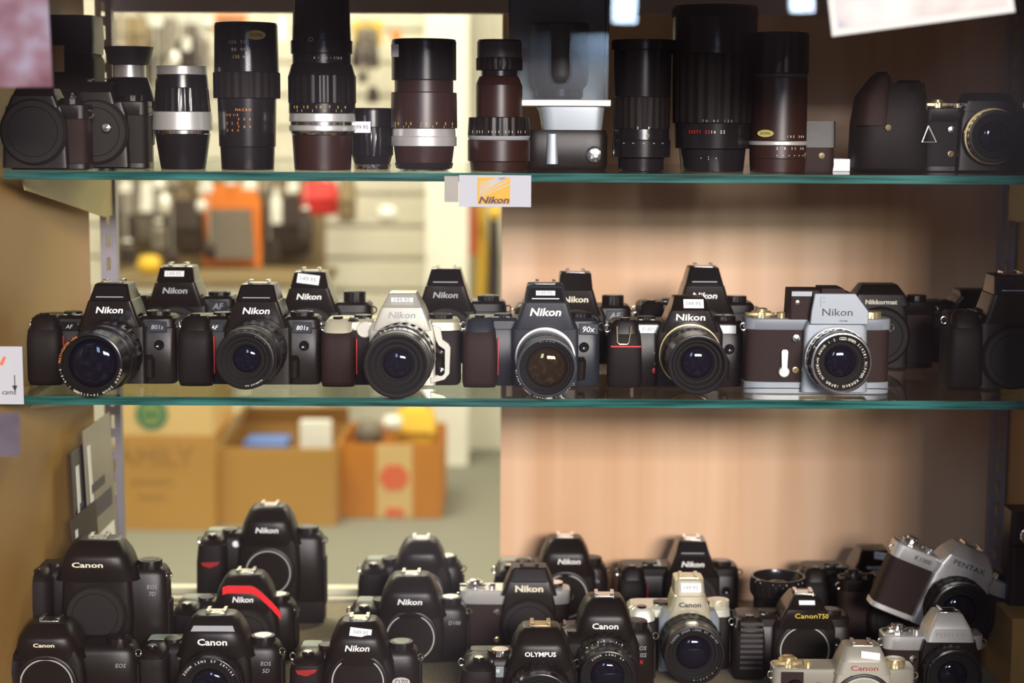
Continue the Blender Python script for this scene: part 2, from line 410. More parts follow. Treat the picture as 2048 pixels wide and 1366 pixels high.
# ------------------------------------------------------------------ lens for a camera, axis -y
def put_lens(root, zc, yf, segs, rim=2.2, gr=None, rec=6, glass='glass', ring=None, ringmat='white', part='lens', mount='steel', marks=None, rimmat=None, xc=0):
    """segs: (r0, r1, length, material, ribs) going out from the body"""
    y = yf; first = None
    mxat = lambda yy: Matrix.Translation((xc, yy, zc)) @ AXY
    lens = None
    for i, (r0, r1, ln, mt, rb) in enumerate(segs):
        b = MB(); prof = [(max(r0-3, 1), 0), (r0-.4, 0), (r0, .4), (r1, ln-.4), (r1-.4, ln), (max(r1-3, 1), ln)]
        b.lathe(prof, 96 if rb else 56, mxat(y), ribs=((2, 3), .035, rb) if rb else None)
        nm = 'lens' if lens is None else ('focus_ring' if rb else 'barrel_ring')
        o = b.build(nm, mt, root if lens is None else lens, ang=40)
        if lens is None: lens = o
        y -= ln; R1 = r1
    gr = gr or R1*.62
    b = MB()
    b.lathe([(R1, -.2), (R1, .8), (R1-.5, 1.2), (R1-rim+.3, 1.2), (R1-rim, .8), (R1-rim, -rec*.25)], 64, mxat(y))
    b.build('front_rim', rimmat or segs[-1][3], lens, ang=40)
    b = MB(); ri = R1-rim; k = 4
    prof = [(ri, -rec*.25)]; k = 3
    for j in range(k):
        a = ri + (gr-ri)*(j+.5)/k; a2 = ri + (gr-ri)*(j+1)/k
        d0 = -rec*(.25+.75*j/k); d1 = -rec*(.25+.75*(j+1)/k)
        prof += [(a, d0), (a, (d0+d1)/2), (a2, d1)]
    b.lathe(prof, 56, mxat(y)); b.build('inner_rings', 'cavity' if rim > 0 else 'black', lens, ang=20)
    b = MB(); dome = gr*.28
    b.lathe([(gr*math.sin(t*PI/16)/math.sin(PI/2), -rec + dome*(math.cos(t*PI/16)) - dome*.0) for t in range(8, -1, -1)][:-1] + [(.01, -rec+dome)], 40, mxat(y))
    b.build('front_glass', glass, lens, ang=60)
    if ring:
        b = MB()
        for (tx, rr, dy, size, a0, a1, mt) in ring:
            b2 = MB(); b2.ringtext(tx, rr, y-1.3+dy, size, math.radians(a0), math.radians(a1), Matrix.Translation((xc, 0, zc)))
            b2.build('ring_lettering', mt, lens, smooth=False)
    return lens
def open_mount(root, zc, yf, r=27):
    mxat = lambda yy: Matrix.Translation((0, yy, zc)) @ AXY
    o = MB().lathe([(r+4, -2), (r+4, 2), (r+3, 2.8), (r+1, 2.8), (r, 0), (r-3, -1)], 56, mxat(yf)).build('lens_mount', 'black', root, ang=40)
    MB().lathe([(r-.2, .6), (r-.4, 1.4), (r-1.6, 1.4), (r-2, .2)], 56, mxat(yf)).build('mount_ring', 'chrome', o, ang=40)
    MB().lathe([(r-1.8, .6), (r-5, -12), (.1, -12)], 40, mxat(yf)).build('mirror_cavity', 'cavity', o)
    return o
def body_cap(root, zc, yf, r=30):
    mxat = lambda yy: Matrix.Translation((0, yy, zc)) @ AXY
    return MB().lathe([(r+2, -2), (r+2, 1), (r, 4), (r-1, 5), (r-6, 5), (r-7, 4), (.1, 4)], 56, mxat(yf)).build('body_cap', 'capblack', root, ang=30)

def knob(root, x, y, z, r, h, mt='black', name='dial', ribs=2, top=None):
    b = MB(); b.lathe([(.1, 0), (r, 0), (r, h-.5), (r-.6, h), (.1, h)], 48, Matrix.Translation((x, y, z)), ribs=((1, 2), .04, ribs) if ribs else None)
    o = b.build(name, mt, root, ang=30)
    if top: MB().lathe([(.1, h), (r*.7, h), (r*.7, h+.5), (.1, h+.5)], 32, Matrix.Translation((x, y, z))).build('dial_top', top, o)
    return o
def hot_shoe(root, x, y, z, mt='steel', w_=9):
    b = MB(); b.box(x-w_, x+w_, y-8, y+9, z-.5, z+.8)
    for s in (-1, 1):
        xx = x+s*w_; b.box(min(xx, xx+s*1.2), max(xx, xx+s*1.2), y-8, y+9, z, z+3.4); b.box(min(xx-s*2.6, xx+s*1.2), max(xx-s*2.6, xx+s*1.2), y-8, y+9, z+2.6, z+3.6)
    return b.build('hot_shoe', mt, root, .3)
def lug(root, x, y, z, side):
    b = MB(); pts = [(x+side*(1.5+3*math.cos(t)), y, z+3.6*math.sin(t)) for t in [i*PI/6 for i in range(13)]]
    b.tube(pts, .8, 6); return b.build('strap_lug', 'steel', root)
def sticker(root, x, y, z, w_, h_, tilt=0., roll=0., txt='199.95', ink='greytxt', mt='sticker'):
    mx = Matrix.Translation((x, y, z)) @ Matrix.Rotation(roll, 4, 'Y') @ Matrix.Rotation(-tilt, 4, 'X')
    o = MB().box(-w_/2, w_/2, -.35, .0, -h_/2, h_/2, mx).build('price_sticker', mt, root)
    if txt: MB().text(txt, 0, -.4, 0, wd=w_*.7, mx=mx).build('price_lettering', ink, o, smooth=False)
    return o

def add_logo(root, o, yF, zlogo, tilt=0.):
    t = o.get('logo')
    if not t: return
    MB().text(t, o.get('logox', 0), yF-.35, zlogo, wd=o.get('logow', 27), h=o.get('logoh', 6.6 if t == 'Nikon' else 5.6), bold=o.get('bold', .022), shear=o.get('shear', .18 if t == 'Nikon' else 0), tilt=tilt).build('logo_lettering', o.get('logomat', 'white'), root, smooth=False)

# -------------------------------- angular autofocus film camera
def af_camera(label, px, Y, z, **o):
    L, R, H, D = o.get('L', 78), o.get('R', 60), o.get('H', 68), o.get('D', 40)
    HT = o.get('HT', 33); bm_ = o.get('body', 'black'); top = o.get('top', bm_); ps = o.get('prism', 'prismblack' if top == 'black' else top)
    root = thing(o.get('name', 'film_camera'), label, 'camera', (xat(px, Y, z+.05), Y, z), o.get('group'), (0, 0, math.radians(o.get('yaw', 0))), o.get('s', 1))
    root_z = 0
    b = MB(); b.loft([(0, -L+3, R-2, 1, D-1), (2, -L, R, 0, D), (H-12, -L, R, 0, D), (H-11, -L+1, R-1, .6, D-.6)], 9, 36); b.build('body', o.get('low', bm_), root, ang=40)
    b = MB(); b.loft([(H-10.8, -L, R, -.5, D+.5), (H-3, -L+1, R-1, 0, D), (H, -L+4, R-4, 3, D-3)], 7, 36); b.build('top_plate', top, root, ang=30)
    # grip
    b = MB(); gy = o.get('grip', 19)
    b.loft([(0, -L-1, -L+31, -gy*.7, 6), (6, -L-2, -L+33, -gy, 6), (H*.62, -L-2, -L+32, -gy, 6), (H*.8, -L-1, -L+31, -gy*.9, 6), (H-9, -L+1, -L+30, -gy*.55, 6)], 3.6, 32)
    g = b.build('grip', o.get('gripmat', 'rubber'), root, ang=50)
    b = MB(); b.loft([(H*.8-1, -L, -L+30, -gy*.86, 4), (H-2, -L+2, -L+29, -gy*.62, 8), (H+1.5, -L+6, -L+26, -gy*.45, 8)], 3.2, 28); b.build('grip_cap', top, root, ang=40)
    if o.get('redline', 1): MB().box(-L+33, -L+33.9, -gy*.45, -gy*.2, 12, H*.72).build('red_line', 'darkred' if o.get('redline', 1) == 1 else 'red', root)
    # mirror box
    b = MB(); hw = o.get('hw', 33)
    b.loft([(2, -hw, hw, -13, 4), (H-10, -hw, hw, -13, 4), (H, -hw*.86, hw*.86, -14, 4)], 8, 28); b.build('mirror_box', o.get('face', top), root, ang=35)
    # prism housing
    w0 = o.get('w0', 27); w1 = o.get('w1', 16.5); pf = o.get('pf', 17)
    z1 = H+HT*.50; z2 = H+HT
    b = MB(); b.loft([(H-9, -w0-3.5, w0+3.5, -pf+1, D-6), (H+1, -w0, w0, -pf, D-8), (z1, -w0*.80, w0*.80, -pf, D-9), (z1+.8, -w0*.77, w0*.77, -pf+1.2, D-9), (z2-1, -w1, w1, -pf+9, D-14), (z2, -w1+1, w1-1, -pf+11, D-15)], o.get('pn', 16), 36)
    p = b.build('prism_housing', ps, root, ang=25)
    add_logo(p, o, -pf, H+HT*o.get('lz', .24))
    sl = math.atan2(7.8, HT*.5)
    zc = H+HT*.72; yc = -pf+1.2+7.8*.44
    if o.get('inset', 1):
        mx = Matrix.Translation((0, yc-.3, zc)) @ Matrix.Rotation(-sl, 4, 'X')
        q = MB().poly([(-w0*.68, -HT*.20), (w0*.68, -HT*.20), (w1*.86, HT*.22), (-w1*.86, HT*.22)], -.3, .1, mx).build('flash_window', 'gloss', p)
        MB().box(-w0*.5, w0*.5, -.75, -.3, -HT*.13, -HT*.10, mx).build('trim_line', o.get('line', 'greytxt'), q)
    if o.get('stick'):
        sx, sw_, sh_ = o['stick']; sticker(p, sx, yc-.9, zc+HT*.06, sw_, sh_, sl, o.get('stickroll', 0), o.get('sticktxt', '149.95'))
    if o.get('shoe', 1): hot_shoe(p, 0, 8, z2, o.get('shoemat', 'steel'))
    if o.get('wings', 1):
        b = MB()
        b.poly([(-7, -3.6), (-1.2, -3.6), (-1.2, 2.4), (-3.2, 2.4)], -14.8, -14.2, Matrix.Translation((4, 0, H-4.5)))
        b.poly([(1.2, -3.6), (7, -3.6), (3.2, 2.4), (1.2, 2.4)], -14.8, -14.2, Matrix.Translation((4, 0, H-4.5)))
        b.build('meter_window', 'greytxt', root)
    # controls
    knob(root, -L+15, -gy*.3, H+1.2, 5, 2.4, 'gloss', 'shutter_button', 0)
    knob(root, -L+38, 16, H, 9, 3, 'black', 'control_dial')
    knob(root, R-20, 18, H, 12, o.get('dialh', 4), 'black', 'mode_dial', 2, 'gloss')
    MB().box(-L+30, -w0-8, 8, 30, H-.3, H+.9).build('top_display', 'lcd', root, .4)
    if o.get('lbadge'): 
        tx, mt, tm = o['lbadge']; q = MB().box(-w0-26, -w0-8, -1.4, -.4, H-15, H-6).build('name_badge', mt, root, .5); MB().text(tx, -w0-17, -1.6, H-10.5, h=4, shear=.25, bold=.01).build('badge_lettering', tm, q, smooth=False)
    if o.get('rbadge'):
        tx, mt, tm = o['rbadge']; q = MB().box(hw+1, hw+20, -1.6, -.4, H-16, H-5).build('name_badge', mt, root, .8); MB().text(tx, hw+10.5, -1.8, H-10.5, wd=12, shear=.2, bold=.01).build('badge_lettering', tm, q, smooth=False)
    lug(root, -L, 12, H-9, -1); lug(root, R, 12, H-9, 1)
    # right side grip of the front: focus selector and cable socket
    MB().lathe([(5, 0), (5, 2), (4, 2.6), (3, 2), (.1, 1.6)], 28, Matrix.Translation((R-16, 0, H*.58)) @ AXY).build('cable_socket', 'gloss', root, ang=30)
    MB().loft([(8, hw-2, hw+7, -10, 2), (26, hw-2, hw+8, -12, 2), (30, hw-1, hw+6, -8, 2)], 3, 20).build('focus_selector', 'black', root, ang=40)
    if o.get('redlamp'): 
        MB().lathe([(3, 0), (3, 1.4), (.1, 1.9)], 20, Matrix.Translation((-L+46, 0, 16)) @ AXY).build('focus_lamp', 'red', root)
        MB().text('S', -L+46, -.5, 23, h=2.2).text('M', -L+46, -.5, 34, h=2.2).build('switch_lettering', 'white', root, smooth=False)
    if o.get('lens'):
        put_lens(root, o.get('zl', 34), -13, o['lens'], **o.get('lensopt', {}))
    elif o.get('cap'): body_cap(root, 33, -13)
    else: open_mount(root, 33, -13)
    return root

# -------------------------------- rounded digital camera
def dslr(label, px, Y, z, **o):
    L, R, H, D = o.get('L', 70), o.get('R', 62), o.get('H', 78), o.get('D', 40); V = o.get('V', 0); o['w0'] = o.get('w0', 27)*1.16
    HT = o.get('HT', 30); bm_ = o.get('body', 'black')
    root = thing('digital_camera', label, 'camera', (xat(px, Y, z+.05), Y, z), o.get('group'), (0, 0, math.radians(o.get('yaw', 0))), o.get('s', 1))
    H += V
    b = MB(); b.loft([(0, -L+4, R-4, 3, D-2), (4, -L, R, 0, D), (H*.6, -L, R, 0, D), (H-10, -L, R-1, 0, D), (H-3, -L+4, R-5, 3, D-2), (H, -L+10, R-12, 8, D-6)], 4.5, 40); b.build('body', bm_, root, ang=60)
    gy = 24
    b = MB(); b.loft([(1, -L-1, -L+34, -gy*.8, 8), (8, -L-2, -L+36, -gy, 8), (H*.45, -L-2, -L+33, -gy*.85, 8), (H*.72, -L-1, -L+34, -gy, 8), (H-10, -L+1, -L+34, -gy*.9, 8)], 3, 36)
    b.build('grip', 'rubber', root, ang=60)
    b = MB(); b.loft([(H-12, -L+1, -L+33, -gy*.9, 14), (H-5, -L+3, -L+32, -gy*.75, 16), (H-1.5, -L+8, -L+29, -gy*.35, 14), (H-.2, -L+12, -L+26, -gy*.1, 12)], 2.6, 32); b.build('grip_cap', bm_, root, ang=60)
    if o.get('red'): MB().poly([(-11, 3.5), (11, 4.5), (9, 1), (0, -3), (-9, -.5)], -2.6, 3.0, Matrix.Translation((-L+17, -gy*.93, H*.70))).build('red_accent', 'darkred', root, .5)
    # front bulge round the mount
    b = MB(); b.loft([(V*.9+4, -34, 34, -12, 4), (H*.5+V*.3, -37, 37, -14, 4), (H-14, -35, 36, -14, 4), (H-2, -28, 30, -15, 6)], 4, 32); b.build('front_shell', bm_, root, ang=60)
    w0 = o.get('w0', 27); z2 = H+HT; pf = 18
    b = MB(); b.loft([(H-12, -w0-5, w0+5, -pf+3, D-4), (H, -w0, w0, -pf, D-5), (H+HT*.42, -w0*.90, w0*.90, -pf-1.5, D-7), (H+HT*.58, -w0*.84, w0*.84, -pf+1, D-8), (H+HT*.85, -w0*.70, w0*.70, -pf+9, D-13), (z2-.5, -w0*.58, w0*.58, -pf+13, D-16), (z2, -w0*.50, w0*.50, -pf+15, D-18)], o.get('pn', 3.4), 36)
    p = b.build('prism_housing', o.get('prism', bm_), root, ang=o.get('pang', 50))
    add_logo(p, o, -pf-2.0, H+HT*.26, tilt=-.06)
    if o.get('tape'):
        b = MB(); 
        for s_ in range(12):
            a0 = -22 + s_*5.2; a1 = a0+5.3
            f_ = lambda a: H+HT*.60 - (max(0, abs(a+4)-14)**1.35)*.30
            b.poly([(a0, f_(a0)-4), (a1, f_(a1)-4), (a1, f_(a1)+4.5), (a0, f_(a0)+4.5)], -pf-2.6+max(0, abs(a0)-20)*.25, -pf-1.9+max(0, abs(a0)-20)*.25)
        b.build('red_tape', 'redtape', p)['label'] = 'strip of red tape'
    if o.get('stick'): sticker(p, o['stick'][0], -pf+4.6, H+HT*.72, o['stick'][1], o['stick'][2], .62, o.get('stickroll', 0), '349.95')
    hot_shoe(p, 0, 10, z2, o.get('shoemat', 'steel'))
    if o.get('panel'): MB().poly([(-w0*.62, -3), (w0*.62, -3), (w0*.55, 3), (-w0*.55, 3)], -.5, .3, Matrix.Translation((0, -pf+3.2, H+HT*.66)) @ Matrix.Rotation(-.6, 4, 'X')).build('flash_window', 'greytxt', p)
    knob(root, -L+17, -gy*.35, H-2, 6, 3, 'gloss', 'shutter_button', 0, 'steel' if o.get('chromebtn', 1) else None)
    knob(root, -L+34, 14, H-2, 9, 4, 'black', 'control_dial')
    MB().loft([(H-2, -L+6, -w0-8, 12, 34), (H+.4, -L+8, -w0-9, 14, 32)], 5, 24).build('top_display', 'lcd' if o.get('lcd', 1) else 'gloss', root, ang=30)
    if o.get('dial', 1): knob(root, R-20, 16, H-4, 12.5, 9, 'black', 'mode_dial', 2, o.get('dialtop', 'fade'))
    lug(root, -L+1, 10, H-10, -1); lug(root, R-1, 10, H-10, 1)
    if o.get('lamp', 1): MB().lathe([(4, 0), (4, .6), (3, 1.8), (.1, 2.4)], 24, Matrix.Translation((-L+43, -.5, H-13)) @ AXY).build('focus_lamp', o.get('lampmat', 'sticker'), root)
    if o.get('rtxt'):
        b = MB()
        for i, (tx, mt) in enumerate(o['rtxt']):
            MB().text(tx, R-15, -1.6, H-20-i*7.5, h=4.2, shear=.15).build('model_lettering', mt, root, smooth=False)
    if o.get('badge'):
        q = MB().loft([(-1, -9, 9, -5, 5), (0, -8.5, 8.5, -4.6, 4.6)], 2.2, 24, Matrix.Translation((44, -15, H-44+o.get('bz', 0))) @ AXY @ Matrix.Rotation(PI, 4, 'X') @ Matrix.Translation((0, 0, -1))).build('name_badge', 'chrome', root)
        MB().text(o['badge'], 44, -16.8, H-44+o.get('bz', 0), wd=13, shear=.15).build('badge_lettering', 'dark', q, smooth=False)
    # dioptre / terminal cover on the right
    MB().loft([(H*.2, R-1.5, R+1.2, 8, 30), (H*.7, R-1.5, R+1.2, 8, 30)], 6, 20).build('terminal_cover', 'rubber', root, ang=40)
    if V: MB().loft([(2, -L+36, R-.5, -3, 3), (V-4, -L+36, R-.5, -3, 3)], 6, 20).build('battery_grip', 'rubber', root, ang=40)
    zl = o.get('zl', H*.5+V*.35)
    if o.get('lens'): put_lens(root, zl, -14, o['lens'], **o.get('lensopt', {}))
    elif o.get('cap', 1): body_cap(root, zl, -14)
    else: open_mount(root, zl, -14)
    return root

# -------------------------------- classic mechanical camera
def classic(label, px, Y, z, **o):
    L, R, H, D = o.get('L', 72), o.get('R', 70), o.get('H', 72), o.get('D', 34)
    HT = o.get('HT', 22); metal = o.get('metal', 'chrome')
    rot = (math.radians(o.get('rx', 0)), math.radians(o.get('roll', 0)), math.radians(o.get('yaw', 0)))
    root = thing('film_camera', label, 'camera', (xat(px, Y, z+.05), Y, z), o.get('group'), rot, o.get('s', 1))
    bh = o.get('bh', 6); th = o.get('th', 14)
    MB().loft([(bh-.4, -L+.8, R-.8, .6, D-.6), (H-th+.4, -L+.8, R-.8, .6, D-.6)], 5.5, 48).build('leatherette_body', o.get('low', 'leather'), root, ang=50)
    MB().loft([(0, -L+1, R-1, 1, D-1), (1, -L, R, 0, D), (bh-.5, -L, R, 0, D), (bh, -L+.5, R-.5, .5, D-.5)], 5.5, 48).build('base_plate', metal, root, ang=35)
    MB().loft([(H-th, -L+.4, R-.4, .4, D-.4), (H-th+.6, -L, R, 0, D), (H-1, -L, R, 0, D), (H, -L+1, R-1, 1, D-1)], 5.5, 48).build('top_plate', metal, root, ang=35)
    # mirror box front
    fw = o.get('fw', 31)
    MB().loft([(bh*.3, -fw, fw, -9, 3), (H-th+2, -fw+2, fw-2, -9, 3), (H-2, -fw+5, fw-5, -9, 3)], 9, 28).build('mirror_box', o.get('face', metal), root, ang=35)
    w0, w1 = o.get('w0', 27), o.get('w1', 15); z2 = H+HT
    kind = o.get('finder', 'pent')
    if kind == 'pent':
        p = MB().loft([(H-3, -w0, w0, -11, D-4), (H+HT*.45, -w0*.83, w0*.83, -11, D-6), (H+HT*.5, -w0*.80, w0*.80, -10.4, D-6), (z2-1.5, -w1, w1, -4, D-10), (z2, -w1+1.5, w1-1.5, -2, D-12)], o.get('pn', 14), 36).build('prism_housing', o.get('prism', metal), root, ang=25)
        add_logo(p, o, -11, H+HT*o.get('lz', .2))
        if o.get('shoe', 1): hot_shoe(p, 0, 8, z2, o.get('shoemat', 'steel'))
        if o.get('topline'): MB().box(-w0*.62, w0*.62, -11.4, -10.9, H+HT*.46, H+HT*.5).build('trim_line', o['topline'], p)
        sl = math.atan2(6.4, HT*.47)
        if o.get('stick'): sticker(p, o['stick'][0], -8.6, H+HT*.70, o['stick'][1], o['stick'][2], sl, o.get('stickroll', 0), o.get('sticktxt', '129.95'))
    else:
        # metering finder: flat chrome front plate with a cut corner, black box behind to the left
        p = MB().poly([(-w0-1, H-4), (w0+5, H-4), (w0+5, H+9), (w0-8, H+HT+4), (-w0+3, H+HT+4), (-w0, H+HT*.4)], -13, -7).build('finder_front', 'greysilver', root, .8)
        MB().loft([(H-1, -w0-1, w0+4, -7.5, D+4), (H+HT*.6, -w0, w0, -7.5, D+3), (H+HT+3, -w0+4, w0-9, -7.5, D)], 12, 28).build('prism_housing', 'leather', root, ang=30)
        MB().loft([(H, -w0-20, -w0+12, -3, D), (H+HT+6, -w0-19, -w0+11, -2, D-1)], 10, 28).build('meter_box', 'leather', root, ang=30)
        MB().poly([(-w0+11, H+HT), (w0-12, H+HT+1), (w0-18, H+HT+8), (-w0+11, H+HT+8)], -3, D-2).build('finder_top', 'leather', root, .6)
        MB().box(-w0-18, -w0+2, -3.6, -2.6, H+HT, H+HT+5).build('meter_window', 'greysilver', root, .3)
        MB().text('F', -w0+11, -13.4, H+HT-4, h=9.5, bold=.0).build('badge_lettering', 'greytxt', p, smooth=False)
        add_logo(p, o, -13, H+8)
        MB().text('5321906', 6, -13.4, H-.4, h=1.6).build('serial_lettering', 'dark', p, smooth=False)
        MB().lathe([(2.2, 0), (2.2, 1.3), (.1, 1.6)], 20, Matrix.Translation((-w0-12, -3, H+HT-6)) @ AXY).build('meter_button', 'steel', root)
    kl = o.get('knobs', 'steel')
    q = knob(root, -L+17, D/2, H, 10, 5.5, kl, 'shutter_speed_dial', 2); MB().lathe([(.1, 5.5), (6, 5.5), (6, 8), (5, 8.6), (.1, 8.6)], 32, Matrix.Translation((-L+17, D/2, H))).build('dial_top', kl, q)
    knob(root, -L+36, D/2-4, H, 4.2, 5, kl, 'shutter_button', 0)
    MB().loft([(H+2, -L+1, -L+30, 8, 15), (H+4.5, -L, -L+30, 8, 15)], 3, 20).build('advance_lever', o.get('lever', kl), root, ang=40)
    q = knob(root, R-18, D/2, H, 10.5, 6, kl, 'rewind_knob', 2, o.get('knobtop'))
    lug(root, -L+.5, 10, H-9, -1); lug(root, R-.5, 10, H-9, 1)
    if o.get('timer', 1):
        MB().lathe([(5.5, 0), (5.5, 2), (4.5, 3), (.1, 3)], 28, Matrix.Translation((-L+38, 0, H*.30)) @ AXY).poly([(-2.4, 0), (2.4, 0), (3.2, 20), (2, 22), (-2, 22), (-3.2, 20)], -4, -2.4, Matrix.Translation((-L+38, 0, H*.30))).build('self_timer_lever', 'chrome', root, ang=40)
    if o.get('buttons', 1):
        MB().lathe([(3.6, 0), (3.6, 2.5), (.1, 3)], 24, Matrix.Translation((-fw-5, 0, H-th-8)) @ AXY).build('lens_release', 'steel', root)
        MB().lathe([(3.2, 0), (3.2, 1.8), (2, 2.2), (.1, 1)], 24, Matrix.Translation((-fw-5, 0, bh+12)) @ AXY).build('flash_socket', 'goldmetal', root)
    if o.get('ltxt'): 
        tx, mt, xx = o['ltxt']; MB().text(tx, xx, -.3, H-th*.5, h=4.6, shear=.1).build('model_lettering', mt, root, smooth=False)
    if o.get('plate'):   # metal plate sunk in the left of the top plate
        MB().box(-L+8, -L+30, -.7, 0, H-th+2, H-3).build('name_plate', o['plate'], root, .3)
    zl = o.get('zl', 36)
    if o.get('lens'): put_lens(root, zl, -9, o['lens'], **o.get('lensopt', {}))
    elif o.get('cap'): body_cap(root, zl, -9)
    else: open_mount(root, zl, -9)
    return root

# ------------------------------------------------------------------ middle shelf, front row
ZM = Z_MID; YF = 1.700
gF = 'front row on the middle shelf'
af_camera('black film camera with large red-ringed zoom lens, leftmost on the middle shelf', 228, YF, ZM, L=82, R=61, logo='Nikon', rbadge=('801s', 'slate', 'greytxt'), lbadge=('AF', 'gloss', 'greytxt'), zl=33,
    lens=[(31, 31, 8, 'black', 0), (33, 33, 26, 'barrel', 2), (32, 32, 14, 'barrel', 0), (30, 30.5, 34, 'barrel', 0), (30.5, 30.5, 2.5, 'barrel', 0)],
    lensopt=dict(rim=3.2, gr=23, rec=10, ring=[('MACRO ZOOM 70-210mm 1:4-5.6', 28.9, .1, 2.1, 100, 260, 'cream'), ('MULTI-COATED LENS', 28.9, .1, 2.0, 275, 335, 'orange')], rimmat='barrel'))
af_camera('black film camera with ribbed standard lens, second from the left, middle shelf front', 518, YF, ZM, L=77, R=61, logo='Nikon', rbadge=('801s', 'slate', 'white'), lbadge=('AF', 'slate', 'white'), redline=2, zl=37,
    lens=[(30, 30, 6, 'black', 0), (30, 30, 9, 'fade', 0), (31, 30, 22, 'black', 2), (29, 28.5, 14, 'barrel', 0), (29.5, 29, 18, 'black', 0), (28, 28, 9, 'black', 2)],
    lensopt=dict(rim=2.4, gr=13, rec=9, ring=[('AF NIKKOR', 25, 1.5, 2.3, 178, 142, 'white'), ('35-70', 25, 1.5, 1.8, 25, 50, 'greytxt'), ('1:3.3', 26, 1.5, 1.5, 250, 270, 'greytxt')]))
r3 = af_camera('silver film camera with champagne top plate and black zoom lens, middle shelf', 806, YF, ZM, L=79, R=57, H=66, HT=27, logo='Nikon', logomat='greytxt', body='champ', top='champ', prism='silver', face='silver', low='rubber', gripmat='leather', w0=26, w1=14, redline=2, inset=0, wings=0, shoe=0, shoemat='champ', zl=33,
    stick=(0, 22, 5), sticktxt='149.95',
    lens=[(31, 31, 7, 'champ', 0), (33, 33, 9, 'black', 2), (33.5, 33.5, 26, 'black', 2), (32, 32, 20, 'barrel', 0), (31.5, 31.5, 19, 'black', 0)],
    lensopt=dict(rim=2, gr=14, rec=12, ring=[('28-80mm', 33, 20, 2, -30, 20, 'white')]))
MB().poly([(30, 62), (38, 60), (40, 48), (46, 44), (48, 40), (47, 14), (42, 8), (28, 4), (28, 10), (38, 14), (42, 18), (42, 38), (36, 42), (33, 48)], -15, -9).build('side_bracket_plate', 'silver', r3, .6)
MB().lathe([(3.4, 0), (3.4, 2.5), (.1, 3)], 24, Matrix.Translation((38, -13, 34)) @ AXY).build('preview_button', 'gloss', r3)
MB().lathe([(4.2, 0), (4.2, 2.5), (.1, 3.4)], 24, Matrix.Translation((38, -13, 16)) @ AXY).build('lens_release', 'gloss', r3)
b = MB().lathe([(8, 0), (8, 1), (7, 1.4), (7, .8), (.1, .8)], 32, Matrix.Translation((-38, -1, 56)) @ AXY).build('round_badge', 'silver', r3)
MB().loft([(65, -74, -44, -10, 12), (67.2, -70, -48, -6, 9)], 2.4, 28).build('mode_panel', 'leather', r3, ang=40)
af_camera('black film camera with bluish sheen and silver-ringed lens, fourth from left on the middle shelf', 1090, YF, ZM, L=80, R=55, HT=34, body='slate', logo='Nikon', logow=31, logoh=8, bold=.03, w1=18, w0=27, zl=31.5, redline=2, stick=(0, 19, 5), line='white',
    rbadge=('90x', 'slate', 'white'), low='slate', gripmat='leather',
    lens=[(29, 29, 5, 'black', 0), (30, 30, 2.5, 'chrome', 0), (28, 27, 26, 'slate', 0), (26, 25, 16, 'black', 2), (27, 29, 32, 'slate', 0)],
    lensopt=dict(rim=2.2, gr=19, rec=7, glass='glass2', rimmat='slate', ring=[('NIKKOR LENS 28-85mm 1:3.5-4.5', 28.6, .2, 1.8, 265, 120, 'cream'), ('NIKON', 26, 1.5, 2, -14, 14, 'greytxt')]))
r5 = af_camera('black film camera with light grey badges and wide-rimmed lens, fifth on middle shelf', 1377, YF, ZM, L=79, R=57, HT=24, H=66, logo='Nikon', logow=29, shear=.05, w0=25, w1=16, inset=0, stick=(3, 20, 10), zl=35, redline=0, redlamp=1, shoe=0,
    grip=12, lens=[(29, 29, 5, 'black', 0), (31, 31, 2.5, 'goldmetal', 0), (30, 29, 18, 'barrel', 0), (28, 28, 16, 'black', 2), (28, 28.5, 38, 'barrel', 0)],
    lensopt=dict(rim=1.6, gr=15, rec=14))
MB().poly([(-58, 54), (-27, 54), (-25, 62), (-58, 62)], -1.6, -.5).build('name_badge', 'sticker', r5)
MB().text('F-401', -40, -1.8, 58, h=4, shear=.2).build('badge_lettering', 'greytxt', r5, smooth=False)
MB().poly([(29, 54), (47, 54), (47, 62), (27, 62)], -1.6, -.5).build('name_badge', 'sticker', r5)
MB().text('AF', 40, -1.8, 58, h=4, shear=.2).build('badge_lettering', 'white', r5, smooth=False)
b = MB(); b.tube([(-72, -12.5, 62), (-71.5, -13, 46), (-69, -13.2, 44), (-62, -13.2, 44), (-60, -13, 46), (-58, -12.5, 62)], .8, 6); b.build('grip_trim', 'goldmetal', r5)
MB().box(-78, -48, -12.4, -11.5, 41, 42.4).build('red_line', 'red', r5)
r6 = classic('chrome and brown-black mechanical camera with silver-ringed lens, rightmost in the front row', 1668, 1.655, ZM, L=86, R=56, H=74, bh=12, th=11, HT=22, w0=25, finder='meter', logo='Nikon', logomat='dark', shear=0, bold=.0, logow=29, logoh=7, face='greysilver', metal='greysilver', knobs='goldmetal', zl=37, fw=32,
    lens=[(27, 27, 5, 'chrome', 0), (31, 31, 4, 'chrome', 0), (30, 30, 10, 'barrel', 2), (29, 29, 10, 'barrel', 0), (28.5, 29, 4, 'barrel', 0)],
    lensopt=dict(rim=2.2, rimmat='steel', gr=15, rec=7, ring=[('NIKKOR-H Auto 1:2 f=50mm 519281 Nippon Kogaku Japan', 23, 1.8, 2.5, -130, 215, 'cream')]))
MB().box(-85.5, -10, -.6, .2, 5.6, 6.4).box(10, 55.5, -.6, .2, 5.6, 6.4).build('base_groove', 'black', r6)
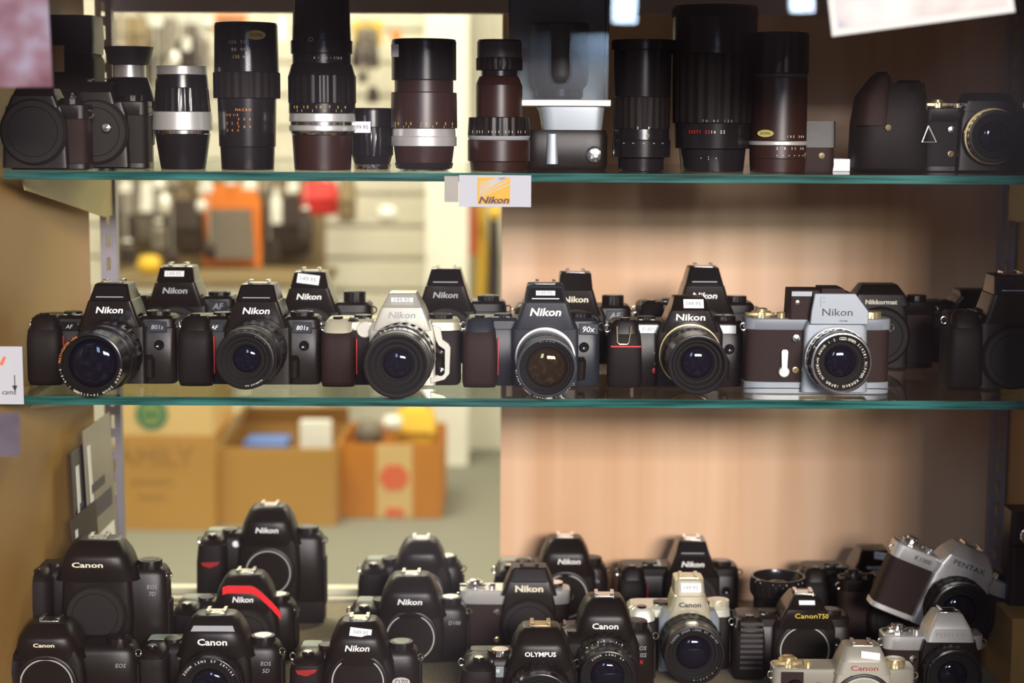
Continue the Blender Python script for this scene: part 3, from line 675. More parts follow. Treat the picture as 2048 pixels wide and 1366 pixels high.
# ------------------------------------------------------------------ middle shelf, rear row
YR = 1.86
af_camera('black film camera with a small white sticker, leftmost of the rear row', 357, YR, ZM, L=60, R=62, HT=33, logo='Nikon', logomat='greytxt', inset=0, stick=(-1, 21, 6.5), redline=0, w1=18, cap=1, H=72, rbadge=('AF', 'slate', 'greytxt'))
af_camera('black film camera with a large tilted price sticker, behind the silver camera', 622, YR, ZM, L=62, R=66, HT=34, logo='Nikon', inset=0, stick=(-1, 24, 11), stickroll=.12, redline=0, w1=17, cap=1, H=66, dialh=11)
af_camera('black film camera with brass-toned top plate behind silver and blue-sheened cameras', 892, YR, ZM, L=60, R=66, HT=36, logo='Nikon', redline=0, w1=16, cap=1, H=68, logomat='greytxt', top='black', shoemat='champ', dialh=5)
af_camera('black film camera half hidden behind the blue-sheened camera', 1150, YR, ZM, L=66, R=62, HT=36, logo='Nikon', redline=0, w1=17, w0=24, cap=1, H=64, shear=.05, logomat='cream', inset=0, rbadge=('AF', 'slate', 'greytxt'), dialh=10)
af_camera('tall-prism black film camera peeking above the fifth front-row camera', 1405, YR, ZM, L=72, R=58, HT=39, logo='Nikon', redline=0, w1=16, w0=27, cap=1, H=68, logomat='white', dialh=6)
classic('dark brown-black mechanical camera behind the chrome one at right', 1757, 1.84, ZM, L=50, R=62, H=72, HT=19, metal='black', face='black', prism='black', logo='Nikkormat', logow=34, logoh=5, logomat='cream', w0=32, w1=20, lz=.05, knobs='black', shoe=0, cap=1, timer=0, low='leather')
af_camera('dark camera body standing alone beside the right-hand end of middle shelf', 1950, 1.90, ZM, L=52, R=40, HT=14, H=66, w0=26, w1=20, redline=0, inset=0, wings=0, shoe=0, cap=1)
af_camera('big black camera cut by the right edge of the picture, middle shelf', 2020, 1.70, ZM, L=62, R=50, HT=38, H=76, w0=28, w1=20, redline=1, inset=1, wings=0, cap=1, line='greytxt', s=1.0)

# ------------------------------------------------------------------ upper shelf: standing lenses
ZT = Z_TOP
def stand_lens(label, px, Y, segs, marks=(), base=345, cap='gloss', name='camera_lens', extra=None, group='lenses standing on the upper shelf'):
    """segs: (py_bottom, py_top, halfwidth_bottom, halfwidth_top, material, ribs, part) read off at distance Y"""
    k = Y/F*1000
    root = thing(name, label, 'lens', (xat(px, Y, ZT+.03), Y, ZT), group)
    last = None
    for (p0, p1, h0, h1, mt, rb, nm) in segs:
        z0 = (base-p0)*k; z1 = (base-p1)*k; r0 = h0*k; r1 = h1*k
        if z0 < 0: z0 = 0
        e_ = min(.5, (z1-z0)*.2)
        b = MB(); b.lathe([(.1, z0), (r0-e_, z0), (r0, z0+e_), (r1, z1-e_), (r1-e_, z1), (.1, z1)], 96 if rb else 64, None, ribs=((2, 3), .03, rb) if rb else None)
        b.build(nm, mt, root, ang=35); zt = z1; rt = r1
    if cap:
        MB().lathe([(rt-.6, zt), (rt-.6, zt+1.2), (rt-1.4, zt+1.8), (rt-5, zt+1.4), (.1, zt+1.4)], 48).build('lens_cap', cap, root, ang=30)
    for (tx, py, hw, size, a0, a1, mt) in marks:
        MB().cyltext(tx, hw*k+.15, (base-py)*k, size, math.radians(a0), math.radians(a1)).build('scale_lettering', mt, root, smooth=False)
    root['_k'] = k
    return root
def oval(root, px, py, base, hw, w_, h_, ang, mt='gold', txt='SIGMA'):
    k = root['_k']; r = hw*k+.3; z = (base-py)*k
    mx = Matrix.Rotation(math.radians(ang), 4, 'Z') @ Matrix.Translation((0, -r, z))
    n_ = 28; q = MB().poly([(w_/2*math.cos(2*PI*i/n_), h_/2*math.sin(2*PI*i/n_)) for i in range(n_)], -.5, 1.0, mx).build('oval_label', mt, root)
    MB().text(txt, 0, -.6, 0, wd=w_*.66, mx=mx).build('label_lettering', 'dark', q, smooth=False)
B_ = 'barrel'
stand_lens('clear-capped lens with a silver collar between the dark camera and silver-banded lenses', 262, 1.74, [(345, 300, 44, 44, B_, 0, 'mount_base'), (300, 215, 46, 52, B_, 2, 'focus_ring'), (215, 168, 50, 36, B_, 0, 'barrel'), (168, 143, 32, 32, 'chrome', 0, 'silver_collar'), (143, 108, 40, 48, 'fade', 0, 'lens_hood')], cap=None)
stand_lens('narrow-waisted black lens with silver rings top and bottom, left on upper shelf', 366, 1.70, [(345, 276, 44, 54, B_, 0, 'mount_base'), (276, 268, 56, 56, 'steel', 0, 'silver_ring'), (268, 232, 60, 58, 'chrome', 0, 'silver_collar'), (232, 186, 56, 52, B_, 2, 'focus_ring'), (186, 160, 52, 50, B_, 0, 'barrel'), (160, 143, 50, 50, 'chrome', 0, 'silver_rim')], cap=None)
l3 = stand_lens('tall black zoom lens with oval gold label and orange number table', 495, 1.70, [(345, 300, 52, 54, B_, 0, 'mount_base'), (300, 205, 56, 58, B_, 0, 'barrel'), (205, 155, 66, 66, 'rubber', 2, 'focus_ring'), (155, 62, 64, 62, 'gloss', 0, 'lens_hood')],
    marks=[('8 11 16', 287, 55, 2.6, -28, 8, 'white'), ('IIIIII', 283+10, 55, 1.2, -28, 10, 'white'), ('MACRO', 228, 57.5, 2.4, -12, 14, 'orange'), ('1.2 1.5', 238, 57.5, 2.4, -34, -10, 'orange'), ('3 5 6', 246, 57.5, 2.4, -8, 14, 'orange'), ('2 2 5', 254, 57, 2.4, -34, -10, 'orange'), ('7 8 9', 261, 57, 2.4, -8, 14, 'orange'), ('3 4 4', 268, 56.6, 2.4, -34, -10, 'orange'), ('100 70', 98, 62.5, 3, -22, 6, 'white'), ('80 90', 112, 63, 3, -16, 6, 'white'), ('135 4', 126, 63.5, 3, -14, 4, 'yellow')])
oval(l3, 0, 84, 345, 63, 19, 9, 26)
stand_lens('tallest black telephoto lens with a wide silver band, left of centre', 645, 1.70, [(345, 276, 56, 60, 'brownbarrel', 0, 'mount_base'), (276, 268, 62, 64, 'steel', 0, 'silver_ring'), (268, 258, 66, 66, 'chrome', 0, 'silver_collar'), (258, 250, 64, 64, 'steel', 0, 'silver_ring'), (250, 234, 66, 65, 'chrome', 0, 'silver_collar'), (234, 214, 66, 66, B_, 0, 'barrel'), (214, 160, 67, 67, B_, 2, 'focus_ring'), (160, 138, 66, 60, B_, 0, 'barrel'), (138, 118, 58, 58, B_, 0, 'barrel'), (118, 92, 61, 61, B_, 0, 'hood_collar'), (92, 10, 58, 55, 'gloss', 0, 'lens_hood'), (10, -6, 48, 46, 'gloss', 0, 'hood_lip')],
    marks=[('30 15 10 7 5 4', 222, 66.6, 2.6, -48, 48, 'yellow'), ('II I I II', 229, 66.6, 2.0, -40, 40, 'white'), ('4 . 300 . 1:4.5', 127, 58.6, 2.6, -8, 46, 'white'), ('O', 92, 60.6, 4.6, -14, -13, 'steel')])
l5 = stand_lens('short black lens with a white price sticker between two silver-banded telephotos', 744, 1.73, [(345, 334, 36, 38, 'steel', 0, 'mount_base'), (334, 318, 36, 40, B_, 0, 'barrel'), (318, 262, 42, 42, B_, 2, 'focus_ring'), (262, 228, 43, 42, B_, 0, 'barrel')])
sticker(l5, -8, -44*l5['_k'], (345-262)*l5['_k'], 17, 11, txt='99.95', ink='dark')
l6 = stand_lens('brown-black telephoto lens with two silver bands standing against the cream wall', 848, 1.70, [(345, 341, 48, 52, 'steel', 0, 'mount_base'), (341, 330, 56, 58, B_, 0, 'barrel'), (330, 297, 56, 60, 'brownbarrel', 0, 'aperture_ring'), (297, 278, 65, 65, 'chrome', 0, 'silver_band'), (278, 262, 63, 62, 'chrome', 0, 'silver_band'), (262, 192, 66, 65, 'brownbarrel', 0, 'focus_ring'), (192, 168, 58, 58, 'brownbarrel', 0, 'barrel'), (168, 92, 64, 64, B_, 0, 'lens_hood')],
    marks=[('30 15 10 7 5 4', 253, 66, 2.6, -55, 60, 'yellow'), ('I II I I I I', 259, 66, 1.8, -55, 60, 'white')])
sticker(l6, -26, -21, (345-112)*l6['_k'], 9, 12, txt=None)
stand_lens('stepped brown-black lens beside the hanging yellow logo card', 998, 1.70, [(345, 326, 56, 58, 'brownbarrel', 0, 'mount_base'), (326, 284, 62, 62, 'brownbarrel', 0, 'aperture_ring'), (284, 276, 60, 62, 'greytxt', 0, 'white_ring'), (276, 240, 62, 60, 'black', 2, 'focus_ring'), (240, 176, 46, 46, 'brownbarrel', 0, 'barrel'), (176, 160, 46, 40, 'brownbarrel', 0, 'barrel'), (160, 148, 36, 36, B_, 0, 'barrel'), (148, 124, 46, 46, 'black', 2, 'zoom_ring'), (124, 92, 44, 44, 'fade', 0, 'lens_hood')],
    marks=[('1 III IIII III II I', 268, 62.6, 2.4, -55, 55, 'white')])
t = thing('leather_case', 'dark upright leather case at the back left of the upper shelf', 'case', (xat(136, 1.88, ZT+.05), 1.88, ZT))
MB().loft([(0, -31, 34, -28, 30), (4, -33, 36, -30, 32), (112, -33, 36, -30, 32), (118, -30, 33, -27, 29)], 8, 32).build('case_body', 'leather', t, ang=40)
MB().loft([(118, -32, 35, -29, 31), (134, -33, 36, -30, 32), (158, -32, 35, -29, 31)], 8, 32).build('lid', 'black', t, ang=40)
MB().box(-6, 6, -32, -29, 98, 126).build('clasp', 'goldmetal', t, .5)
# boxed lens stacked on a grey compact
kx = lambda p, Y_: xat(p, Y_, ZT+.03)
t = thing('compact_camera', 'pale blue-grey camera body on upper shelf, carrying the clear lens box', 'camera', (kx(1140, 1.74), 1.74, ZT))
MB().loft([(0, -44, 36, -6, 34), (4, -46, 38, -8, 36), (34, -46, 38, -8, 36), (40, -44, 36, -6, 34)], 6, 32).build('body', 'black', t, ang=40)
MB().loft([(40, -28, 32, -7, 34), (58, -31, 34, -8, 34), (63, -34, 35, -8, 34)], 8, 28).build('flash_head', 'greysilver', t, ang=30)
MB().lathe([(8, 0), (8, 3), (6, 4), (.1, 4)], 32, Matrix.Translation((24, -8, 16)) @ AXY).build('front_dial', 'steel', t, ang=30)
MB().loft([(6, -24, -12, -12, -6), (36, -23, -13, -12, -6)], 3, 20).build('lens_slide', 'greysilver', t, ang=40)
zb = ZT+.0632
t = thing('lens_case', 'clear acrylic box holding a stubby lens, stacked on the pale camera body', 'box', (kx(1115, 1.74), 1.74, zb))
MB().box(-53, 53, -12, 44, .1, 7).build('case_base', 'silver', t, 1.)
MB().box(-48, 48, 38, 40.5, 7.2, 112).build('backing_card', 'shopwhite', t)  # pale card added to lighten the box, standing in for reflected haze
MB().box(-47, -30, 37.5, 38, 45, 60).build('red_print', 'redprint', t)
MB().box(-50, -49, -10, 42, 7, 118).box(49, 50, -10, 42, 7, 118).box(-49, 49, -10, -9, 7, 118).box(-49, 49, 41, 42, 7, 118).box(-50, 50, -10, 42, 118, 119).build('case_cover', 'clearbox', t)
t = thing('camera_lens', 'stubby lens with rounded foot inside the clear acrylic box', 'lens', (kx(1118, 1.755), 1.758, zb+.0071), 'lenses standing on the upper shelf')
MB().lathe([(.1, 0), (22, 0), (24, 3), (24, 10)], 48).build('mount_base', 'barrel', t, ang=30)
MB().lathe([(24, 10), (28.5, 16), (29.5, 24), (29.5, 74), (28, 76), (.1, 76)], 48).build('barrel', 'fade', t, ang=30)
stand_lens('black zoom lens with a flanged top and foot, right of the clear box', 1283, 1.72, [(347, 318, 45, 46, B_, 0, 'mount_base'), (318, 284, 58, 58, B_, 0, 'aperture_ring'), (284, 262, 56, 55, B_, 0, 'barrel'), (262, 200, 56, 56, 'rubber', 2, 'focus_ring'), (200, 108, 56, 57, 'gloss', 0, 'barrel'), (108, 92, 62, 62, B_, 0, 'hood_rim')],
    marks=[('2 8', 262-2, 57, 2.4, -12, 10, 'white'), ('O', 275, 57, 3, 8, 9, 'greytxt'), ('- - - - -', 290, 58.6, 2.4, -40, 40, 'greytxt')])
stand_lens('very broad black push-pull zoom lens with red and white numbers, right half', 1425, 1.72, [(347, 300, 62, 66, B_, 0, 'mount_base'), (300, 250, 74, 76, B_, 0, 'aperture_ring'), (250, 116, 80, 82, 'rubber', 2, 'zoom_ring'), (116, 44, 84, 84, B_, 0, 'barrel'), (44, 26, 86, 84, 'gloss', 0, 'lens_hood')],
    marks=[('23571 22', 267, 77, 3.2, -42, -12, 'red'), ('16 22', 267, 77, 3, -8, 10, 'white'), ('70 85 135', 246, 80.5, 2.4, -20, 20, 'greytxt'), ('. : .', 318, 68, 3, -25, 0, 'white')])
l11 = stand_lens('slim brown-black lens with thin silver ring and yellow oval label, right', 1556, 1.71, [(347, 318, 54, 56, 'brownbarrel', 0, 'mount_base'), (318, 292, 56, 56, 'brownbarrel', 0, 'aperture_ring'), (292, 284, 60, 60, 'chrome', 0, 'silver_ring'), (284, 160, 56, 55, 'brownbarrel', 0, 'barrel'), (160, 152, 55, 55, 'fade', 0, 'barrel'), (152, 76, 57, 56, B_, 0, 'lens_hood')],
    marks=[('2 8 11 16', 298, 56.6, 2.4, -10, 50, 'white'), ('. . . . . .', 312, 56.6, 3, -10, 50, 'cream'), ('105 200', 275, 56.6, 2.2, 10, 50, 'cream')])
oval(l11, 0, 271, 347, 57, 17, 7, -34)
# small black case with brass stud, blue-grey packet
t = thing('lens_pouch', 'small upright black leather pouch with a brass stud beside slim lens', 'case', (kx(1628, 1.73), 1.73, ZT))
MB().loft([(0, -19, 19, -10, 14), (6, -20, 20, -11, 15), (46, -19, 19, -10, 14), (50, -16, 16, -8, 12)], 4, 28).build('pouch_body', 'leather', t, ang=50)
MB().loft([(24, -19.5, 19.5, -11.6, -9), (50, -19, 19, -11, -8)], 6, 20).build('flap', 'black', t, ang=50)
MB().lathe([(3, 0), (3, 1), (.1, 2)], 20, Matrix.Translation((6, -11.4, 16)) @ AXY).build('stud', 'goldmetal', t)
tag(MB(1.).box(kx(1652, 1.74), kx(1702, 1.74), 1.74, 1.78, ZT, ZT+.0125).build('film_packet', 'sticker', bevel=1.), 'low pale blue-grey packet lying between pouch and soft leather case', 'packet')
t = thing('camera_case', 'tall soft black leather camera case with folded top flap', 'case', (kx(1776, 1.74), 1.74, ZT), rot=(0, 0, 0))
MB().loft([(0, -34, 36, -20, 34), (5, -37, 39, -24, 38), (50, -36, 38, -24, 36), (76, -30, 37, -18, 32), (88, -22, 35, -12, 28)], 3.4, 36).build('case_body', 'rubber', t, ang=60)
MB().loft([(46, -37, 2, -26, 30), (74, -33, 0, -22, 28), (94, -18, 0, -14, 22), (99, -12, -4, -10, 18)], 3, 32).build('front_flap', 'leather', t, ang=60)
MB().loft([(60, 4, 38, -20, 32), (84, 6, 35, -15, 28), (91, 10, 30, -8, 22)], 2.8, 32).build('rear_flap', 'black', t, ang=60)
MB().lathe([(3, 0), (3, 1), (.1, 2.2)], 20, Matrix.Translation((-6, -26, 44)) @ AXY).build('stud', 'goldmetal', t)
MB().tube([(34, -25, 46), (28, -26, 30), (42, -26, 30), (34, -25, 46)], .9, 6).build('strap_ring', 'chrome', t)
r = classic('black camera with chrome-ringed lens cut by the right edge, upper shelf', 1975, 1.74, ZT, L=64, R=60, H=64, HT=15, metal='black', face='black', logo='MINOLTA', logow=20, logoh=3, logox=-34, logomat='greytxt', w0=30, w1=22, knobs='goldmetal', shoe=0, low='rubber', timer=0,
    lens=[(26, 26, 8, 'black', 0), (28, 28, 3, 'goldmetal', 0), (26, 26, 10, 'black', 2)], lensopt=dict(rim=2, gr=15, rec=5))
r = classic('dark boxy camera at far left end of the upper shelf', 72, 1.650, ZT, L=28, R=48, H=62, HT=16, metal='black', face='black', w0=25, w1=18, knobs='black', shoe=0, low='leather', timer=0, buttons=0, cap=1)
r = classic('black camera with bright round lug, second at left on upper shelf', 196, 1.70, ZT, L=46, R=48, H=66, HT=18, metal='black', face='black', w0=20, w1=15, knobs='black', shoe=1, shoemat='black', low='rubber', timer=0, buttons=0, cap=1)
MB().lathe([(5, 0), (5, 2), (4, 3.4), (.1, 4)], 28, Matrix.Translation((12, -15, 40)) @ AXY).build('chrome_screw', 'steel', r)

# ------------------------------------------------------------------ deck: back row first
ZD = Z_DECK
def lz(*a): return [(r0, r1, ln, mt, rb) for (r0, r1, ln, mt, rb) in a]
dslr('tall black digital camera with a vertical grip standing behind the red-taped one', 540, 1.985, ZD, L=83, R=64, V=32, H=78, HT=33, logo='Nikon', red=1, cap=0, w0=29, lampmat='white')
dslr('black digital camera with white accessory shoe, alone before the pale floor', 842, 2.0, ZD, L=73, R=50, H=72, HT=28, cap=0, w0=26, dialtop='steel', shoemat='white', lampmat='steel')
dslr('black camera with round prism, left of the two against the tan panel', 1130, 2.0, ZD, L=84, R=52, H=71, HT=32, logo='Nikon', logox=4, pn=5, cap=0, rtxt=[('70s', 'greytxt')])
af_camera('black film camera with angular prism, right of the two against tan panel', 1382, 2.0, ZD, L=86, R=58, H=68, HT=33, logo='Nikon', redline=2, cap=1)
af_camera('small black camera with white sticker on its prism, behind the tilted chrome camera', 1745, 1.99, ZD, L=84, R=50, H=70, HT=24, stick=(6, 16, 9), stickroll=.15, inset=0, redline=0, logo='MAXXUM', logow=22, logoh=3.6, shear=0, logomat='cream', cap=1, shoe=0, wings=0, group=None)
dslr('large black camera with cream lettering on a raised grip, far left of the deck', 200, 1.745, ZD, L=80, R=71, V=54, H=77, HT=30, logo='Canon', logow=32, logomat='cream', logox=-6, cap=1, rtxt=[('EOS', 'greytxt'), ('7D', 'greytxt')], w0=34, lcd=0, lamp=0, dialtop='gloss', chromebtn=0, pn=3.6)
# middle rows
dslr('black digital camera with a strip of red tape over its prism', 492, 1.84, ZD, L=80, R=54, H=68, HT=32, logo='Nikon', logow=23, tape=1, cap=1, dialtop='chrome', w0=29)
dslr('black digital camera with silver shoe cover, right of the speckled gap', 822, 1.84, ZD, L=68, R=63, H=66, HT=33, logo='Nikon', cap=0, w0=30, lampmat='steel', rtxt=[('D100', 'greytxt')], dialtop='steel', pn=4)
classic('film camera with chrome top plate and black prism, behind the small white-lettered one', 1058, 1.87, ZD, L=78, R=46, H=74, th=16, HT=27, metal='chrome', face='black', prism='black', logo='Nikon', logow=31, logoh=7.5, logomat='cream', shear=0, bold=.03, w0=31, w1=20, pn=12, topline='gloss', shoemat='black', knobs='steel', cap=1, timer=0, low='leather', stick=None)
dslr('black digital camera with blue-white lettering and red mark, lens tilted toward viewer', 1208, 1.742, ZD, L=50, R=54, H=69, HT=34, logo='Canon', logow=27, logoh=6.5, w0=26, lampmat='steel', rtxt=[('EOS', 'greytxt'), ('KISS', 'greytxt'), ('X', 'red')], panel=0, dial=1, chromebtn=0, zl=40, pn=4.5, lcd=0,
    lens=lz((30, 30, 6, 'black', 0), (31, 31, 14, 'rubber', 2), (30, 30, 16, 'barrel', 0), (30, 29, 8, 'black', 2), (28, 28, 14, 'barrel', 0)), lensopt=dict(rim=2.5, gr=17, rec=6, ring=[('ZOOM LENS EF', 24, 1.6, 2, -40, 40, 'cream'), ('2 . 1.5 . 1.2', 30.6, 24, 3, -40, 30, 'white')]))
r = af_camera('silver film camera with black zoom lens, between the two right-hand black cameras', 1376, 1.82, ZD, L=66, R=47, H=70, HT=33, logo='Canon', logomat='dark', logow=24, body='silver', top='silver', prism='champ', face='greysilver', low='rubber', stick=(1, 22, 10), inset=0, wings=0, redline=0, w0=22, w1=16, shoemat='champ', zl=38, grip=16, pn=6,
    lens=lz((31, 31, 10, 'black', 0), (33, 33, 20, 'rubber', 2), (32, 32, 3, 'fade', 0), (31, 31, 14, 'barrel', 0), (32, 32, 8, 'black', 0)), lensopt=dict(rim=3, gr=18, rec=9, ring=[('CANON ZOOM LENS EF 28-80', 27.5, 1.4, 2.2, -60, 60, 'greytxt'), ('1:3.5-5.6', 27.5, 1.4, 2, 120, 180, 'greytxt')]))
knob(r, 34, 12, 70, 12, 6, 'champ', 'chrome_dial', 2, 'silver')
r = af_camera('black ribbed-grip film camera with yellow lettering on its prism', 1606, 1.80, ZD, L=74, R=52, H=66, HT=25, logo='Canon', logomat='yellow', logow=24, logoh=5, shear=0, bold=0, inset=0, wings=0, redline=0, w0=27, w1=13, stick=(1, 17, 5), sticktxt=None, cap=0)
MB().text('T50', 18, -17.6, 72, h=5).build('model_lettering', 'yellow', r, smooth=False)
b = MB()
for i in range(9): b.box(-70, -46, -20.5, -18.5, 14+i*6, 17+i*6)
b.build('grip_ribs', 'fade', r)
# spare lens lying face up behind it
t = thing('camera_lens', 'black lens standing face up on the deck behind the yellow-lettered camera', 'lens', (xat(1555, 1.90, ZD+.06), 1.90, ZD))
MB().lathe([(.1, 0), (26, 0), (27, 4), (27, 60), (31, 66), (31, 84), (30, 85), (28, 85), (27, 80), (20, 72)], 64).build('barrel', 'barrel', t, ang=30)
MB().lathe([(31.2, 68), (31.6, 69), (31.6, 78), (31.2, 79)], 96, ribs=((1, 2), .03, 2)).build('focus_ring', 'black', t, ang=30)
MB().lathe([(20, 72), (14, 77), (7, 79.5), (.1, 80)], 40).build('front_glass', 'glass', t, ang=60)
MB().cyltext('50 1.8 52', 31.8, 82, 1.8, math.radians(-60), math.radians(50)).build('ring_lettering', 'cream', t, smooth=False)
classic('silver film camera half hidden at the right, grey lettering on its prism', 1895, 1.718, ZD, L=66, R=38, H=70, th=15, HT=25, metal='chrome', prism='chrome', face='black', logo='PENTAX', logow=30, logoh=4.5, logomat='greytxt', shear=0, bold=0, w0=25, w1=14, knobs='steel', cap=0, timer=0, zl=36, lens=lz((27, 27, 4, 'black', 0), (30, 30, 10, 'rubber', 2), (28, 28, 6, 'barrel', 0)), lensopt=dict(rim=2, gr=15))
# tilted chrome camera resting on a black one
classic('black camera body lying under the tilted chrome camera', 1790, 1.90, ZD, L=62, R=70, H=80, HT=6, metal='black', face='black', prism='black', w0=28, w1=24, knobs='black', shoe=0, timer=0, buttons=0, cap=1, low='leather')
p = atp(1902, 1250, 1.845)
t = thing('lens_box', 'dark carton under the tilted chrome camera', 'box', (xat(1880, 1.86, ZD), 1.86, ZD))
MB().box(-36, 30, -12, 40, 0, 40).build('carton', 'fade', t, 1.)
r = classic('chrome-topped film camera tipped over to the right, on top of the others', 1878, 1.80, ZD+.050, s=1.08, L=72, R=54, H=70, th=15, HT=21, D=34, roll=21, metal='chrome', prism='chrome', face='chrome', logo='PENTAX', logow=33, logoh=5, logomat='dark', shear=0, bold=0, w0=29, w1=17, knobs='steel', knobtop='black', ltxt=('K1000', 'dark', -42), timer=0, zl=33, low='leather', buttons=0,
    lens=lz((27, 27, 6, 'chrome', 0), (31, 31, 3, 'chrome', 0), (32, 32, 16, 'rubber', 2), (31, 31, 10, 'barrel', 0)), lensopt=dict(rim=4, gr=17, rec=9))
# front rows
dslr('black camera with small cream lettering, in the bottom left corner of the picture', 100, 1.665, ZD, L=58, R=86, H=72, HT=24, logo='Canon', logow=21, logoh=4, logomat='cream', w0=28, cap=0, rtxt=[('EOS', 'greytxt')], lamp=0, lcd=0, dialtop='gloss')
dslr('black camera with bold white lettering in front of the red-taped one', 432, 1.702, ZD, L=80, R=66, H=63, HT=31, logo='Canon', logow=30, logoh=7, w0=31, panel=1, rtxt=[('EOS', 'greytxt'), ('5D', 'greytxt')], zl=31, dialtop='chrome', chromebtn=1, lampmat='steel',
    lens=lz((31, 31, 8, 'black', 0), (33, 33, 14, 'rubber', 2), (32, 32, 8, 'barrel', 0)), lensopt=dict(rim=2.4, gr=18, ring=[('ZOOM LENS EF 28-105', 28, 1.4, 2.4, -60, 60, 'white')]))
dslr('black digital camera with blank white sticker, bottom of picture left of centre', 718, 1.70, ZD, L=68, R=62, H=58, HT=31, logo='Nikon', logow=25, red=1, stick=(3, 22, 9), stickroll=.12, w0=27, cap=0, badge='D70', bz=16, dialtop='lcd', lampmat='sticker', pn=4)
r = dslr('black digital camera with wide block lettering, bottom centre of the picture', 1080, 1.665, ZD, L=78, R=37, H=64, HT=30, logo='OLYMPUS', logow=31, logoh=5, bold=.03, shear=0, w0=27, lamp=0, lcd=0, dialtop='steel', zl=33, shoemat='goldmetal', pn=4.6,
    lens=lz((31, 31, 8, 'black', 0), (32, 32, 22, 'rubber', 2), (31, 31, 12, 'barrel', 0)), lensopt=dict(rim=2.4, gr=18))
MB().box(-56, -36, -2, -.4, 42, 53).build('name_badge', 'greysilver', r, .6); MB().text('E-500', -46, -2.3, 49, h=3.6, shear=.2, bold=.02).build('badge_lettering', 'white', r, smooth=False)
knob(r, -40, 10, 62, 9, 6, 'steel', 'control_dial', 2)
r = classic('silver film camera with brown lettering in the bottom right foreground', 1724, 1.655, ZD, L=88, R=54, H=55, th=18, HT=24, metal='dimchrome', prism='dimchrome', face='dimchrome', logo='Canon', logomat='darkred', logow=27, logoh=5, shear=0, bold=0, w0=28, w1=18, pn=7, knobs='goldmetal', knobtop='silver', stick=(6, 19, 7), stickroll=.12, sticktxt=None, timer=0, zl=23, low='rubber', plate='leather', cap=0)
MB().lathe([(5.5, 0), (5.5, 1), (4.5, 1.5), (.1, .6)], 32, Matrix.Translation((-43, -.2, 36)) @ AXY).build('battery_window', 'dark', r)
MB().lathe([(9, 0), (9, 7), (7, 9), (4, 7), (.1, 7)], 36, Matrix.Translation((-66, -2, 36)) @ AXY).build('timer_button', 'black', r, ang=30)
# black upright accessory and tan box at right edge
t = thing('flash_unit', 'black upright flash with chrome ring on the tan box, right edge', 'flash', (xat(2046, 1.80, ZD+.1), 1.80, ZD+.0826))
MB().loft([(0, -18, 26, -12, 18), (64, -18, 26, -12, 18), (68, -20, 28, -16, 20), (104, -20, 28, -16, 20)], 8, 28).build('flash_body', 'black', t, ang=40)
MB().lathe([(9, 0), (9, 2), (7.5, 2.5), (7, 1), (.1, 1)], 36, Matrix.Translation((-2, -16, 78)) @ AXY).build('chrome_ring', 'steel', t, ang=30)
t = thing('cardboard_box', 'small tan box against the right side of the case deck', 'box', (xat(2058, 1.74, ZD+.05), 1.74, ZD))
MB().box(-18, 44, 0, 110, 0, 82).build('carton', 'cardboard', t, 1.)
MB().box(-18.4, 44.4, -.4, 110.4, 70, 82.4).build('lid', 'sidewall', t, .6)

# ------------------------------------------------------------------ printed cards leaning on the left side
def lean(nm, label, px, y0, y1, z1, mt, off, tilt):
    x = XL+.002+off; root = thing(nm, label, 'card', (x+.02, (y0+y1)/2, ZD), 'printed cards leaning on the case side', (0, -tilt, 0))
    h = z1-ZD; d = (y1-y0)/2*1000; hh = h*1000
    MB().box(0, 1.6, -d, d, 0, hh).build('card', mt, root)
    b = MB()
    b.box(1.6, 2.0, -d*.7, d*.75, hh*.58, hh*.66); b.box(1.6, 2.0, -d*.7, d*.3, hh*.70, hh*.74)
    b.build('printed_block', 'dark', root)
    b = MB(); b.box(1.6, 1.9, -d*.8, d*.8, hh*.30, hh*.5); b.box(1.6, 1.9, -d*.8, -d*.6, hh*.52, hh*.92); b.build('printed_panel', 'shopwhite', root)
    b = MB(); b.box(1.7, 2.1, d*.1, d*.25, hh*.30, hh*.48); b.box(1.7, 2.1, -d*.3, -d*.2, hh*.30, hh*.44); b.build('printed_bars', 'oxide', root)
    return root
lean('packaging_card', 'tall grey printed card leaning on the left side of the case', 0, 1.87, 1.995, zat(160, 836, 1.95), 'clearpack', .006, .04)
lean('packaging_card', 'second tall printed card, tucked behind the grey one', 0, 1.83, 1.96, zat(130, 880, 1.9), 'fade', .0, .03)
lean('packaging_card', 'short dark card with worn edge in front of the tall leaning cards', 0, 1.795, 1.90, zat(90, 1022, 1.84), 'shopdark', .010, .06)

# ------------------------------------------------------------------ cards on the shelf fronts and prints on the window
a = atp(918, 350, SH_Y0-.002); c_ = atp(1062, 414, SH_Y0-.002)
t = thing('price_card', 'white card with yellow logo square hanging from the upper shelf edge', 'card', ((a.x+c_.x)/2, SH_Y0-.0035, c_.z))
wd, ht = (c_.x-a.x)*1000, (a.z-c_.z)*1000
MB().box(-wd/2, wd/2, 0, 1, 0, ht).build('card', 'paper', t)
lx = (988-990)/2.12
q = MB().box(lx-15.5, lx+15, -.3, 0, 2.6, ht-2).build('logo_square', 'logoyellow', t)
b = MB()
for i in range(8):
    x0 = lx-15.5; 
    a0 = (x0+.3, 9.5+i*2.0); 
    zz = 9.0+i*1.9; xe = lx+15 - i*1.3; ze = min(zz+12+i*1.6, ht-2.2); th_ = .75 - i*.05
    b.poly([(x0+1, zz), (x0+2.6, zz), (xe, ze), (xe-2.2, ze)], -.5, -.3)
b.build('logo_rays', 'paper', t)
MB().text('Nikon', lx, -.6, 6.4, wd=29, h=6.6, bold=.035, shear=.25).build('logo_lettering', 'ink', t, smooth=False)
a = atp(889, 352, SH_Y0); c_ = atp(917, 404, SH_Y0)
